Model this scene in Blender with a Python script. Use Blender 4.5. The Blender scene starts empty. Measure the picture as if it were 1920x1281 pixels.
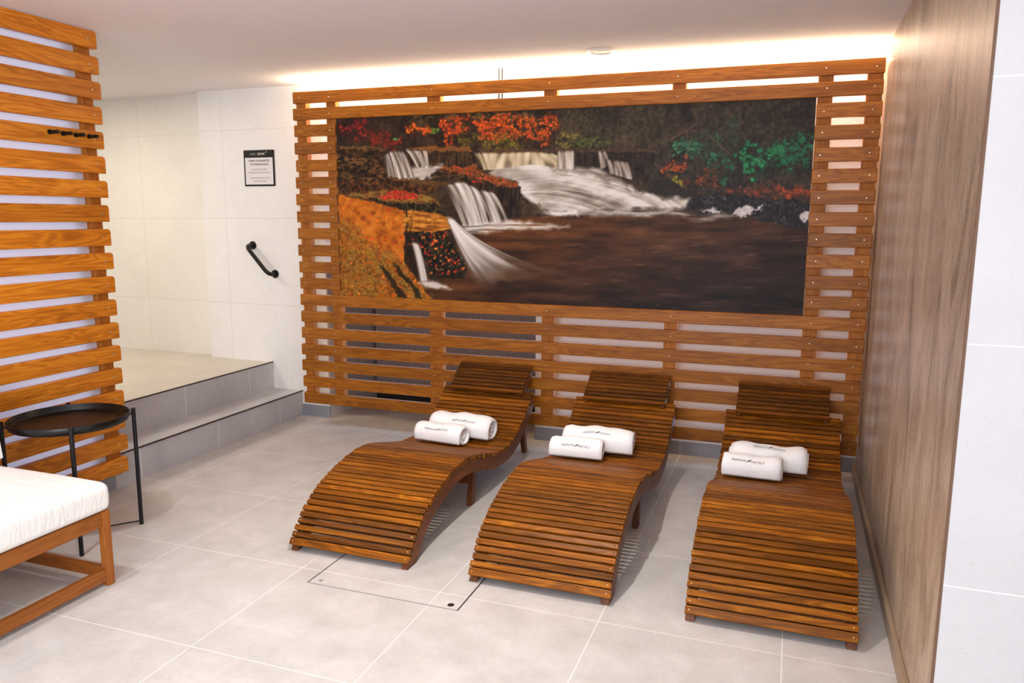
import bpy, bmesh, math, random
import numpy as np
from mathutils import Vector, Matrix
random.seed(3)
SC = bpy.context.scene
COL = SC.collection
PI = math.pi

# ------------------------------------------------------------------ helpers
class MB:
    """collects simple solids and links them as ONE mesh object"""
    def __init__(s): s.v = []; s.f = []; s.sm = []
    def add(s, vs, fs, smooth=False):
        o = len(s.v); s.v += [tuple(p) for p in vs]
        s.f += [tuple(i+o for i in f) for f in fs]; s.sm += [smooth]*len(fs)
    def box(s, a, b):
        (x0, y0, z0), (x1, y1, z1) = a, b
        s.add([(x0,y0,z0),(x1,y0,z0),(x1,y1,z0),(x0,y1,z0),(x0,y0,z1),(x1,y0,z1),(x1,y1,z1),(x0,y1,z1)],
              [(3,2,1,0),(4,5,6,7),(0,1,5,4),(1,2,6,5),(2,3,7,6),(3,0,4,7)])
    def obox(s, c, ux, uy, uz, h):
        c = Vector(c); ux, uy, uz = Vector(ux)*h[0], Vector(uy)*h[1], Vector(uz)*h[2]
        P = [c+i*ux+j*uy+k*uz for k in (-1,1) for (i,j) in ((-1,-1),(1,-1),(1,1),(-1,1))]
        s.add(P, [(3,2,1,0),(4,5,6,7),(0,1,5,4),(1,2,6,5),(2,3,7,6),(3,0,4,7)])
    def prism(s, poly, fn, a, b, smooth=False):
        """poly: 2D outline (any simple polygon), fn(p,t) -> 3D at offsets a and b"""
        n = len(poly)
        s.add([fn(p, a) for p in poly]+[fn(p, b) for p in poly],
              [tuple(range(n-1,-1,-1)), tuple(range(n,2*n))]+[(i,(i+1)%n,n+(i+1)%n,n+i) for i in range(n)], smooth)
    def tube(s, pts, r, n=12, cap=True):
        pts = [Vector(p) for p in pts]; rings = []; up = None
        for i, p in enumerate(pts):
            t = (pts[min(i+1,len(pts)-1)]-pts[max(i-1,0)]).normalized()
            if up is None:
                up = Vector((0,0,1)) if abs(t.z) < .9 else Vector((1,0,0))
            u = (up-t*up.dot(t)).normalized(); w = t.cross(u); up = u
            rr = r[i] if isinstance(r, (list, tuple)) else r
            rings.append([p+(u*math.cos(2*PI*k/n)+w*math.sin(2*PI*k/n))*rr for k in range(n)])
        vs = [q for rg in rings for q in rg]; fs = []
        for i in range(len(pts)-1):
            for k in range(n):
                fs.append((i*n+k, i*n+(k+1)%n, (i+1)*n+(k+1)%n, (i+1)*n+k))
        s.add(vs, fs, True)
        if cap: s.add(rings[0], [tuple(range(n-1,-1,-1))]); s.add(rings[-1], [tuple(range(n))])
    def lathe(s, prof, c, n=64, smooth=True):
        vs = []; fs = []; m = len(prof)
        for k in range(n):
            a = 2*PI*k/n
            vs += [(c[0]+r*math.cos(a), c[1]+r*math.sin(a), c[2]+z) for r, z in prof]
        for k in range(n):
            for i in range(m-1):
                a, b = k*m+i, ((k+1)%n)*m+i
                fs.append((a, b, b+1, a+1))
        s.add(vs, fs, smooth)
    def build(s, name, mat, parent=None, loc=None, bevel=0, seg=2, ang=35, extra=()):
        me = bpy.data.meshes.new(name); me.from_pydata(s.v, [], s.f); me.update()
        if any(s.sm): me.polygons.foreach_set('use_smooth', s.sm)
        bm = bmesh.new(); bm.from_mesh(me)
        bmesh.ops.recalc_face_normals(bm, faces=bm.faces[:])
        if extra:                     # ease the edges first, then set the small fixings into the same part
            if bevel:
                bmesh.ops.bevel(bm, geom=[e for e in bm.edges if len(e.link_faces) == 2 and e.calc_face_angle(0) > math.radians(ang)], offset=bevel, segments=seg, profile=.5, affect='EDGES')
                bevel = 0
            for k, (q, qm) in enumerate(extra):
                vs = [bm.verts.new(v) for v in q.v]
                for f in q.f:
                    nf = bm.faces.new([vs[i] for i in f]); nf.material_index = k+1
            bm.normal_update()
        bm.to_mesh(me); bm.free()
        o = bpy.data.objects.new(name, me); COL.objects.link(o)
        if mat: me.materials.append(mat)
        for q, qm in extra: me.materials.append(qm)
        if parent: o.parent = parent
        if loc: o.location = loc
        if bevel:
            b = o.modifiers.new('edge', 'BEVEL'); b.width = bevel; b.segments = seg; b.limit_method = 'ANGLE'; b.angle_limit = math.radians(ang)
            b.harden_normals = False
        return o

def tag(o, label=None, cat=None, group=None, kind=None):
    for k, v in (('label', label), ('category', cat), ('group', group), ('kind', kind)):
        if v: o[k] = v
    return o
def thing(name, loc, label, cat, group=None, rz=0):
    o = bpy.data.objects.new(name, None); COL.objects.link(o)
    o.empty_display_size = .1; o.location = loc; o.rotation_euler = (0,0,rz)
    return tag(o, label, cat, group)
def copy_tree(o, parent=None):
    c = o.copy(); COL.objects.link(c)
    if parent: c.parent = parent
    for ch in o.children: copy_tree(ch, c)
    return c
def text_mesh(body, size, extrude=0.0, align='CENTER', bold=0.0, space=1.0):
    cu = bpy.data.curves.new('lettering', 'FONT'); cu.body = body; cu.size = size; cu.extrude = extrude
    cu.align_x = align; cu.align_y = 'CENTER'; cu.offset = bold; cu.space_character = space; cu.resolution_u = 3
    t = bpy.data.objects.new('lettering', cu); COL.objects.link(t)
    bpy.context.view_layer.update()
    me = bpy.data.meshes.new_from_object(t.evaluated_get(bpy.context.evaluated_depsgraph_get()))
    bpy.data.objects.remove(t); bpy.data.curves.remove(cu)
    vs = [v.co.copy() for v in me.vertices]; fs = [tuple(p.vertices) for p in me.polygons]
    bpy.data.meshes.remove(me)
    return vs, fs

# ------------------------------------------------------------------ materials
def lin(c):
    c = [x/255 for x in c]
    return tuple(x/12.92 if x <= .04045 else ((x+.055)/1.055)**2.4 for x in c)+(1,)
class NT:
    def __init__(s, name):
        s.m = bpy.data.materials.new(name); s.m.use_nodes = True; s.t = s.m.node_tree
        s.b = s.t.nodes['Principled BSDF']; s.out = s.t.nodes['Material Output']
    def n(s, ty, **kw):
        nd = s.t.nodes.new(ty)
        for k, v in kw.items():
            if k in nd.inputs.keys() if isinstance(k, str) else False: nd.inputs[k].default_value = v
            else: setattr(nd, k, v)
        return nd
    def l(s, a, b): s.t.links.new(a, b); return b
    def math(s, op, a, b=None, clamp=False):
        nd = s.t.nodes.new('ShaderNodeMath'); nd.operation = op; nd.use_clamp = clamp
        for i, x in enumerate((a, b)):
            if x is None: continue
            if isinstance(x, (int, float)): nd.inputs[i].default_value = x
            else: s.l(x, nd.inputs[i])
        return nd.outputs[0]
    def ramp(s, fac, stops):
        nd = s.t.nodes.new('ShaderNodeValToRGB'); e = nd.color_ramp.elements
        while len(e) < len(stops): e.new(.5)
        for i, (p, c) in enumerate(stops): e[i].position = p; e[i].color = c if len(c) == 4 else tuple(c)+(1,)
        s.l(fac, nd.inputs[0]); return nd.outputs[0]
    def mix(s, fac, a, b, mode='MIX'):
        nd = s.t.nodes.new('ShaderNodeMix'); nd.data_type = 'RGBA'; nd.blend_type = mode
        for i, x in ((0, fac), (6, a), (7, b)):
            if isinstance(x, (int, float)): nd.inputs[i].default_value = x
            elif isinstance(x, tuple): nd.inputs[i].default_value = x
            else: s.l(x, nd.inputs[i])
        return nd.outputs[2]
    def noise(s, vec, scale, detail=4, rough=.55, dist=0):
        nd = s.t.nodes.new('ShaderNodeTexNoise'); s.l(vec, nd.inputs['Vector'])
        nd.inputs['Scale'].default_value = scale; nd.inputs['Detail'].default_value = detail
        nd.inputs['Roughness'].default_value = rough; nd.inputs['Distortion'].default_value = dist
        return nd.outputs['Fac']
    def mapping(s, vec, scale=(1,1,1), loc=None):
        nd = s.t.nodes.new('ShaderNodeMapping'); s.l(vec, nd.inputs[0]); nd.inputs['Scale'].default_value = scale
        if loc is not None: s.l(loc, nd.inputs['Location'])
        return nd.outputs[0]
    def obj(s): return s.t.nodes.new('ShaderNodeTexCoord').outputs['Object']
    def bump(s, h, strength=.2, dist=.002):
        nd = s.t.nodes.new('ShaderNodeBump'); s.l(h, nd.inputs['Height']); nd.inputs['Strength'].default_value = strength
        nd.inputs['Distance'].default_value = dist; s.l(nd.outputs[0], s.b.inputs['Normal'])
    def fin(s, color=None, rough=.5, spec=.5, metal=0):
        if color is not None:
            if isinstance(color, tuple): s.b.inputs['Base Color'].default_value = color
            else: s.l(color, s.b.inputs['Base Color'])
        if isinstance(rough, (int, float)): s.b.inputs['Roughness'].default_value = rough
        else: s.l(rough, s.b.inputs['Roughness'])
        s.b.inputs['Specular IOR Level'].default_value = spec; s.b.inputs['Metallic'].default_value = metal
        return s.m

def plain(name, c, rough=.5, spec=.5, metal=0, var=.04):
    t = NT(name); n = t.noise(t.obj(), 9, 3)
    d = tuple(x*(1-var*2) for x in c[:3])+(1,)
    return t.fin(t.mix(n, d, c), rough, spec, metal)

def wood(name, dark, mid, light, axis='X', rough=.45, var=.5, knots=True, spec=.4, ring=1.0, con=.62):
    t = NT(name); P = t.obj()
    isl = t.t.nodes.new('ShaderNodeNewGeometry').outputs['Random Per Island']
    oi = t.t.nodes.new('ShaderNodeObjectInfo').outputs['Random']
    r = t.math('FRACT', t.math('ADD', isl, t.math('MULTIPLY', oi, 7.31)))
    off = t.t.nodes.new('ShaderNodeCombineXYZ')
    for i, k in enumerate((37., 61., 53.)): t.l(t.math('MULTIPLY', r, k), off.inputs[i])
    sc = {'X': (.8, 9, 9), 'Y': (9, .8, 9), 'Z': (9, 9, .8)}[axis]
    Q = t.mapping(P, sc, off.outputs[0])
    n1 = t.noise(Q, 1.6, 3, .5, .6)
    rings = t.math('FRACT', t.math('MULTIPLY', n1, 11*ring))
    rings = t.math('ABSOLUTE', t.math('SUBTRACT', rings, .5))
    sf = {'X': (3, 90, 90), 'Y': (90, 3, 90), 'Z': (90, 90, 3)}[axis]
    fine = t.noise(t.mapping(P, sf, off.outputs[0]), 1.5, 3, .6)
    g = t.math('ADD', t.math('MULTIPLY', rings, .75*con), t.math('ADD', t.math('MULTIPLY', fine, .55*con), .44*(1-con)))
    g = t.math('ADD', g, t.math('MULTIPLY', t.math('SUBTRACT', n1, .5), .5))
    col = t.ramp(g, [(.1, dark), (.48, mid), (.82, light)])
    br = t.math('ADD', t.math('MULTIPLY', r, var), 1-var*.5)
    bc = t.t.nodes.new('ShaderNodeCombineXYZ')
    for i in range(3): t.l(br, bc.inputs[i])
    col = t.mix(1.0, col, bc.outputs[0], 'MULTIPLY')
    if knots:
        kn = t.t.nodes.new('ShaderNodeTexVoronoi'); t.l(t.mapping(P, {'X': (1.1, 3.2, 3.2), 'Y': (3.2, 1.1, 3.2), 'Z': (3.2, 3.2, 1.1)}[axis], off.outputs[0]), kn.inputs['Vector'])
        kn.inputs['Scale'].default_value = 2.1
        k = t.math('SUBTRACT', 1., t.math('MULTIPLY', kn.outputs['Distance'], 14.), True)
        col = t.mix(t.math('MULTIPLY', k, .7), col, tuple(x*.25 for x in dark[:3])+(1,))
    t.bump(g, .15, .0012)
    return t.fin(col, rough, spec)

def line_mask(t, comp, x0, s, w):
    """1 on joints every s metres along one coordinate"""
    f = t.math('SUBTRACT', t.math('FRACT', t.math('ADD', t.math('DIVIDE', t.math('SUBTRACT', comp, x0), s), .5)), .5)
    d = t.math('MULTIPLY', t.math('ABSOLUTE', f), s)
    return t.math('SUBTRACT', 1., t.math('MULTIPLY', t.math('SUBTRACT', d, w*.35), 1/(w*.3)), True)
def tile(name, a, b, grout, gx=None, gy=None, gz=None, w=.0035, rough=.42, speck=None, mott=2.2, streak=0):
    t = NT(name); P = t.obj(); sp = t.t.nodes.new('ShaderNodeSeparateXYZ'); t.l(P, sp.inputs[0])
    n = t.noise(P, mott, 6, .62, .3); n2 = t.noise(P, 55, 3, .6)
    if streak: n = t.math('ADD', t.math('MULTIPLY', n, .6), t.math('MULTIPLY', t.noise(t.mapping(P, (1, 1, .12)), streak, 5, .6), .4))
    f = t.math('ADD', t.math('MULTIPLY', n, .8), t.math('MULTIPLY', n2, .2))
    # a slight shift of tone from tile to tile
    col = t.ramp(f, [(.33, a), (.68, b)])
    if speck:
        for sc, thr, c in speck:
            v = t.t.nodes.new('ShaderNodeTexVoronoi'); t.l(P, v.inputs['Vector']); v.inputs['Scale'].default_value = sc
            k = t.math('LESS_THAN', v.outputs['Distance'], thr)
            rnd = t.math('GREATER_THAN', t.noise(P, sc*.35, 2), .52)
            col = t.mix(t.math('MULTIPLY', t.math('MULTIPLY', k, rnd), c[1]), col, c[0])
    m = None
    nz = t.t.nodes.new('ShaderNodeNewGeometry').outputs['Normal']
    sn = t.t.nodes.new('ShaderNodeSeparateXYZ'); t.l(nz, sn.inputs[0])
    for i, gg in enumerate((gx, gy, gz)):
        if gg is None: continue
        k = line_mask(t, sp.outputs[i], gg[0], gg[1], w)
        k = t.math('MULTIPLY', k, t.math('LESS_THAN', t.math('ABSOLUTE', sn.outputs[i]), .5))
        m = k if m is None else t.math('MAXIMUM', m, k)
    if m is not None:
        col = t.mix(m, col, grout)
        t.bump(t.math('SUBTRACT', t.math('MULTIPLY', f, .15), m), .12, .002)
    return t.fin(col, rough, .4)

M = {}
M['slat'] = wood('slat_wood', lin((120,66,10)), lin((164,98,17)), lin((192,126,36)), 'X', .42, .26, con=.85)
M['slat_y'] = wood('slat_wood_side', lin((158,86,12)), lin((208,126,26)), lin((232,156,48)), 'Y', .42, .24, con=.95)
M['batten'] = wood('batten_wood', lin((132,74,20)), lin((178,108,34)), lin((200,132,54)), 'Z', .55, .2, False)
M['lounger'] = wood('acacia_slats', lin((66,34,4)), lin((130,75,11)), lin((186,118,27)), 'X', .42, .75, True, .22)
M['headrest'] = wood('acacia_slats_shaded', lin((54,27,4)), lin((106,60,11)), lin((154,94,24)), 'X', .42, .7, True, .22)  # same acacia darkened: the dimmer light at the back is in the colour
M['lounger_rail'] = wood('acacia_rails', lin((66,33,11)), lin((112,60,22)), lin((150,88,36)), 'Y', .42, .3, False)
M['chair_y'] = wood('chair_wood_long', lin((116,64,20)), lin((156,91,33)), lin((178,112,46)), 'Y', .45, .2, False)
M['chair_z'] = wood('chair_wood_upright', lin((122,68,22)), lin((164,96,36)), lin((186,118,50)), 'Z', .45, .2, False)
M['chair_x'] = wood('chair_wood_cross', lin((116,64,20)), lin((156,91,33)), lin((178,112,46)), 'X', .45, .2, False)
FA, FB, FG = lin((185,181,177)), lin((207,203,200)), lin((228,226,223))
GX = (-2.3357, .5937); GY = (-1.8251, .605)
M['floor'] = tile('floor_tile', FA, FB, FG, GX, GY, mott=6)
M['plat'] = tile('platform_tile', lin((200,192,180)), lin((220,213,202)), lin((226,221,212)), (-3.98, .5937), (-.64, .5937))
M['riser'] = tile('riser_tile', lin((178,177,180)), lin((206,205,208)), lin((236,234,232)), None, (-.64, .588))
M['base'] = tile('base_tile', lin((138,140,148)), lin((160,162,170)), lin((190,190,194)), (-2.93, .5937))  # tile tone darkened to carry the shade below the slats
spk = [(95, .16, (lin((200,194,190)), .45)), (38, .13, (lin((192,184,176)), .4)), (150, .2, (lin((206,200,196)), .4))]
M['terr_back'] = tile('terrazzo_back', lin((238,234,230)), lin((246,243,240)), lin((222,217,210)), (-3.715, .5937), None, (.76, .59), .003, .4, spk)
M['terr_jog'] = tile('terrazzo_alcove', lin((236,231,222)), lin((245,240,232)), lin((222,215,202)), (-4.53, .5937), None, (.755, .589), .003, .4, spk)
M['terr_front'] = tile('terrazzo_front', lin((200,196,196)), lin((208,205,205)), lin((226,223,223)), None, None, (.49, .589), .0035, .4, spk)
M['white'] = plain('white_paint', lin((238,242,255)), .8, .2, 0, .015)
M['ceil'] = plain('ceiling_paint', lin((246,241,242)), .85, .2, 0, .02)
t = NT('brown_stone'); P = t.obj()
n = t.noise(t.mapping(P, (1, 1.5, .5)), 3.2, 10, .74, .9); n2 = t.noise(t.mapping(P, (1, 13, 4)), 2.2, 6, .72, .6); n3 = t.noise(P, 120, 3, .7)
f = t.math('ADD', t.math('ADD', t.math('MULTIPLY', n, .62), t.math('MULTIPLY', n2, .18)), t.math('MULTIPLY', n3, .20))
M['stone'] = t.fin(t.ramp(f, [(.38, lin((122,102,84))), (.47, lin((170,148,127))), (.56, lin((196,176,154))), (.7, lin((220,203,183)))]), .4, .4)
M['edge'] = plain('stone_edge_strip', lin((120,92,74)), .6, .3)
M['stone_base'] = plain('brown_stone_base', lin((172,148,124)), .45, .35, 0, .12)
M['black'] = plain('black_metal', lin((13,12,12)), .42, .5, 0)
M['tray'] = plain('black_tray', lin((9,8,8)), .36, .5, 0)
M['darkgap'] = plain('dark_seam', lin((62,58,56)), .8, .2, 0)
M['trim'] = plain('bronze_edge_strip', lin((72,56,44)), .4, .5, .6)
M['steel'] = plain('steel_screw', lin((225,215,200)), .25, .6, .9)
M['darkscrew'] = plain('dark_screw', lin((48,26,12)), .5, .4)
M['brass'] = plain('pale_screw', lin((240,205,150)), .3, .6, .4)
M['grey'] = plain('niche_grey', lin((206,204,210)), .7, .3, 0)
t = NT('ribbed_grey'); P = t.obj(); sp = t.t.nodes.new('ShaderNodeSeparateXYZ'); t.l(P, sp.inputs[0])
rb = t.math('ABSOLUTE', t.math('SUBTRACT', t.math('FRACT', t.math('MULTIPLY', sp.outputs[0], 55)), .5))
M['ribbed'] = t.fin(t.mix(t.math('MULTIPLY', rb, 2.), lin((128,120,124)), lin((200,192,194))), .6, .3)
t = NT('terry_cloth'); P = t.obj(); n = t.noise(P, 420, 2, .6); n2 = t.noise(P, 26, 3)
t.bump(t.math('ADD', t.math('MULTIPLY', n, .7), t.math('MULTIPLY', n2, 1.4)), .5, .004)
t.b.inputs['Sheen Weight'].default_value = .25
M['towel'] = t.fin(t.mix(n, lin((249,248,249)), lin((254,253,254))), .9, .1)
t = NT('white_canvas'); P = t.obj(); n = t.noise(t.mapping(P, (1.5, 9, 2)), 3.4, 4, .6, 1.2); n2 = t.noise(P, 300, 2)
t.bump(t.math('ADD', n, t.math('MULTIPLY', n2, .06)), .45, .012)
M['canvas'] = t.fin(t.mix(n, lin((238,234,230)), lin((246,243,240))), .85, .15)
M['ink'] = plain('grey_print', lin((92,90,92)), .8, .1)
M['ink_soft'] = plain('pale_print', lin((150,145,145)), .8, .1)
M['frame'] = plain('sign_black', lin((34,27,23)), .5, .3)
M['paper'] = plain('sign_white', lin((232,228,228)), .6, .3, 0, .01)
M['signtext'] = plain('sign_print', lin((110,100,98)), .7, .2)
M['signhead'] = plain('sign_print_white', lin((205,198,190)), .7, .2)
def emit(name, c, s):
    m = bpy.data.materials.new(name); m.use_nodes = True; nt = m.node_tree; nt.nodes.remove(nt.nodes['Principled BSDF'])
    e = nt.nodes.new('ShaderNodeEmission'); e.inputs[0].default_value = c; e.inputs[1].default_value = s
    nt.links.new(e.outputs[0], nt.nodes['Material Output'].inputs[0]); return m
M['led'] = emit('warm_led', (1, .78, .50, 1), 44)
M['diff'] = plain('frosted_diffuser', lin((150,146,150)), .5, .3)
M['white_ring'] = plain('white_plastic', lin((240,232,226)), .35, .4)
MP={
'forestR':[(488.8,0.7),(974.3,4.3),(980.4,98.8),(675.9,88.7),(527.7,82),(496.7,78)],
'forestM':[(485.3,0.5),(682.5,2.8),(685.3,85.9),(527.7,82),(493.3,77.9)],
'dred':[(16.2,9.6),(48,6.5),(80.4,9.2),(84.3,47),(56.6,52.6),(16.3,45)],
'red':[(90.9,32.4),(132.6,33.7),(136.7,63.3),(87.5,63.1)],
'red2':[(140.6,52.9),(160,49.2),(169.3,68.3),(140.3,67.6)],
'gsm':[(143.2,46.6),(158.9,47.5),(157.6,51.7),(143.1,51.3)],
'topband':[(184.7,8.5),(264.1,5.4),(331.9,6.1),(444.7,8.6),(444.8,18.4),(327.4,16.9),(263.9,20.7),(189.3,19)],
'orng':[(174.9,26.8),(224.5,24.4),(227.8,38.9),(212.5,42.5),(193.5,48.1),(177.1,37.2)],
'ored':[(252.5,16.2),(309.5,13.2),(317.2,39.7),(282,52.8),(279.6,67),(249.7,60.1),(261.5,37.9)],
'olive':[(286.7,36.7),(354,40.9),(358.4,73.1),(293.3,69.4)],
'grn':[(224.5,28.5),(254.7,25.4),(254.5,41.8),(231.3,41)],
'oright':[(318.4,13.6),(384.7,17.1),(391.3,44.1),(376.1,59.6),(331.7,56.3),(336.2,34.3)],
'yel':[(331.8,44.2),(419.4,47),(415.2,56.7),(367.3,59.3),(331.7,56.3)],
'ofar':[(357.9,11.6),(485.6,19.7),(501.2,33.1),(480.7,46.9),(481,67.9),(462.6,73.9),(452.9,55.7),(379.8,51.9),(350.6,41.1)],
'moss':[(347.3,72.9),(367.3,61.3),(402.2,56.3),(428.2,72.9),(415.4,84.5),(393.7,88),(349.5,83)],
'bush':[(488.1,76.2),(506.5,44.5),(530.6,54.9),(529.3,78.8)],
'grass':[(528.9,56.4),(594,55.2),(601.2,80.7),(527.6,80.4)],
'rockL':[(9.2,64.3),(46.2,60.9),(108.5,64.7),(122.9,78.8),(130.3,130.1),(101.8,132.9),(7.7,140.6)],
'rockLtop':[(9.9,79.5),(58.2,80.5),(100.2,98.6),(129.2,126.8),(114.3,130.9),(85,109),(52.8,93.4),(9.3,96.9)],
'rockLtop2':[(15.6,64.4),(71.4,61.6),(135.4,69.6),(130.4,73.7),(71.1,70.1),(20.5,68.9)],
'ledgeM':[(177.6,74.8),(221.5,71.7),(318.2,74.1),(320.3,104.8),(223.4,105.1),(168.7,99.9)],
'ledgeMtop':[(176.4,70.6),(216.9,67.5),(309.2,69.4),(320.4,78.3),(286.4,77.4),(216.7,76.8)],
'ledgeR':[(401.6,80.6),(527.7,82),(675.7,84.1),(687.1,92.1),(682.2,135.7),(674.3,138.8),(635.6,138.9),(575.7,121.5),(497.3,114.4),(451.7,106.4)],
'ledgeRtop':[(332,73.9),(423,76.2),(527.6,81.4),(675.7,83.1),(682.2,88.3),(588.2,87.3),(472.5,85.9),(387.1,85.2),(335.7,84.1)],
'pool1':[(168.5,110.4),(199.7,104.6),(258.5,104.7),(249.1,111.8),(230.2,126.1),(211.2,132.1),(172.9,130.6)],
'logM':[(9.3,131.9),(81.8,132.7),(134.1,127.3),(185,130.7),(239.5,134.6),(283.6,140.3),(244.1,145.1),(239.2,162.9),(133.4,154.8),(8.4,158.3)],
'logtop':[(134.1,127.3),(185,130.1),(283.6,139.6),(244.1,145.1),(215.8,142.7),(192,140.3)],
'center':[(227.9,122.9),(258.5,108.2),(286.2,105.2),(329.4,104.9),(342.8,113.3),(341.7,123.5),(380.6,136.2),(411.3,136.6),(422.3,150.8),(422.7,205.6),(398.6,210.8),(376.3,168.8),(362.9,156.4),(320.2,147.9),(286,133),(234.9,128.2)],
'centertop':[(249.1,109.7),(329.4,105.9),(340.6,119.4),(380.6,134.2),(409.2,136.5),(417.9,148.7),(376.2,146.3),(336.1,131.6),(274.6,118.4)],
'centerface':[(318,133.4),(376.2,148.4),(422.3,150.8),(422.7,205.6),(398.6,210.8),(376.3,168.8),(362.9,157.4),(317.9,147.8)],
'slab':[(10.9,159.4),(68.5,157.6),(133.5,151.5),(198.8,160.5),(241.5,168.2),(253,182.9),(215.2,185),(132.9,177.4),(83.4,168.5)],
'slabred':[(110.9,167.6),(133.4,154.8),(153.1,152.8),(198.8,160.5),(201.1,168),(167.3,170),(123.2,170.9)],
'slabdark':[(118.1,176.2),(203.3,178.6),(248.4,180.8),(254,199.8),(238.7,200.9),(205.5,194.6),(152.4,187.1)],
'flat':[(9.4,161.6),(80.1,171.6),(131.7,186.8),(167,194.2),(168.2,206.7),(167.8,297.3),(177.5,312.3),(208,349.6),(235.5,381.7),(1.3,391.2)],
'flatmoss':[(7.8,207.3),(63.4,240.3),(120.9,277.9),(169.3,297.3),(177.5,312.3),(208,349.6),(235.5,381.7),(1.3,391.2)],
'flat2':[(167,195.5),(193.6,194.2),(243.2,199.1),(271.6,210),(276.8,230.8),(220.7,238.7),(167.6,236.7)],
'flat2d':[(165.6,194.2),(189.4,194.2),(184.5,236.6),(167.6,236.7),(176.5,214.1)],
'darkrock':[(166.1,239.3),(220.7,237.5),(266,235.8),(275.2,260.3),(291.3,282.2),(304.7,293),(308.6,326.3),(291,329.3),(227.8,335),(217.1,296.2),(197.9,276.5),(184.1,261.6),(167,267)],
'darkL':[(165.6,267),(184,266.7),(192,291.7),(198.3,337.2),(180.2,319.9),(167,297.3)],
'crack1':[(110,308.9),(117.3,308.7),(134.1,331.4),(159.6,356.4),(173.5,373.9),(150.5,374.8),(142.3,357),(125.3,336.9)],
'crack2':[(139.1,303.1),(147.7,305.4),(168.7,327.9),(196.6,355.1),(204.8,375.2),(194.9,373),(179.7,350.5),(154.4,328.3)],
'pool':[(159.6,430.1),(160.8,367),(293.4,266.1),(357.9,216.7),(402.1,206.3),(522.9,202.5),(689.4,205.2),(843.7,204.7),(987.4,207.1),(999.1,387.9)],
'bank':[(673.7,119.9),(694.2,70.6),(740.1,50.6),(799,16.8),(863,10.7),(974.7,9.9),(985.9,183.5),(751.3,176.9),(741.8,172.2),(672.1,169.7)],
'g1':[(694.1,67.6),(743.6,62.9),(772,84.9),(741.9,96.4),(698.1,92.4)],
'g2':[(763.4,96.9),(817.7,98.1),(810.2,128.2),(767.6,124.5)],
'g3':[(820.1,86.1),(860.8,78.3),(895.5,82.2),(908.4,109),(886.5,126.4),(852.2,137.9),(824.1,107.3)],
'g4':[(883.6,73),(945.3,66.1),(949.8,95.2),(901.9,94.1)],
'g5':[(893.6,99.8),(939,100.8),(937.6,124.2),(900.7,123.6)],
'g6':[(727.1,114.6),(757.9,112.1),(752.8,136.6),(724.7,133.1)],
'g7':[(792,124.9),(813.1,128.3),(808.3,152.6),(792.9,146.3)],
'g8':[(716,68.2),(817.6,35.4),(837.2,74.6),(814.6,95),(748.1,96.6)],
'r1':[(680.5,132.5),(705.1,111.1),(751.2,96.6),(742.6,114.9),(705.8,129.8),(687.1,138.9)],
'r2':[(728.2,142.5),(759.3,145.9),(756.6,155.2),(731.7,151.9)],
'r3':[(758.6,127.4),(797.9,121.9),(793.3,155.5),(759.7,155.2)],
'r4':[(805.4,155.6),(870.5,153.1),(947.6,150.9),(949.1,174.5),(871.5,171.2),(808.9,164.8)],
'r5':[(893.9,156.3),(947.8,153.8),(949.1,174.5),(900.7,174.3)],
'yg':[(703,139.1),(734.4,142.6),(725.9,164.3),(707.2,170.5)],
'rockR1':[(672.8,141.9),(706,136),(757,164.5),(744.9,172.2),(672.1,169.7)],
'rockR':[(734.6,186.2),(747.9,169.1),(811.9,164.8),(871.6,174.2),(954.7,174.6),(957.8,225.2),(914.7,219.5),(852.6,204.6),(782.9,195.6),(739.5,192.5)],
'sn1':[(764.4,194),(776.5,189.4),(800.4,191.8),(799.8,198),(776.8,196.2)],
'sn2':[(816.5,200.1),(828,189.4),(845.6,182.7),(857.9,192.4),(843.7,205.3),(825.7,203.5)],
'sn3':[(929.6,204.4),(936.4,198.3),(948.8,193.9),(949.9,211.8),(934.3,210.9)],
'sn4':[(854.9,190.9),(869.3,186.3),(866.9,195.5)],
'foam5':[(294.3,226.9),(342.1,218.1),(393.9,213.5),(457.1,217.4),(518.7,226.3),(457.2,229.2),(381.1,233.4),(307.6,239.7)],
'foam7':[(199.7,339.7),(233.3,335.6),(274.5,352.4),(252.5,353.1),(213.6,350.7)],
'cascade':[(320.6,161.9),(324.4,141.4),(372.6,108.3),(416.1,104.1),(451.6,99.8),(497.2,112.1),(528.2,114.9),(575.7,119.9),(619.1,134.9),(649.2,159.1),(672,167.1),(744.9,172.2),(736.2,186.9),(624,192.6),(529.6,194.3),(477.4,195),(434.5,175.9),(420,162.5),(418.1,142.4),(401.8,135.5),(365.3,131.7)],
'casdark':[(486.9,116.9),(528.3,116.9),(575.7,120.9),(619.2,137.5),(637.8,159),(602.8,141.1),(555.7,127.6),(514.6,120.6)],
'casrock':[(421.9,172.5),(445.3,179.3),(480.9,194.3),(424,207.9)],
'foamC':[(459.7,196),(522.7,192),(624,192.6),(720.8,196.3),(849.6,204.7),(798.8,208.6),(689.4,205.2),(557.2,203.8),(481,204)],
'foamC2':[(484.4,196),(536.5,194.3),(536.7,202.5),(484.5,202.7)],
'w6c':[(296.7,272.2),(323.5,262),(363,283.2),(386.5,307),(363,327.2),(328.6,320.8),(310,294.1)],
}
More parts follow.
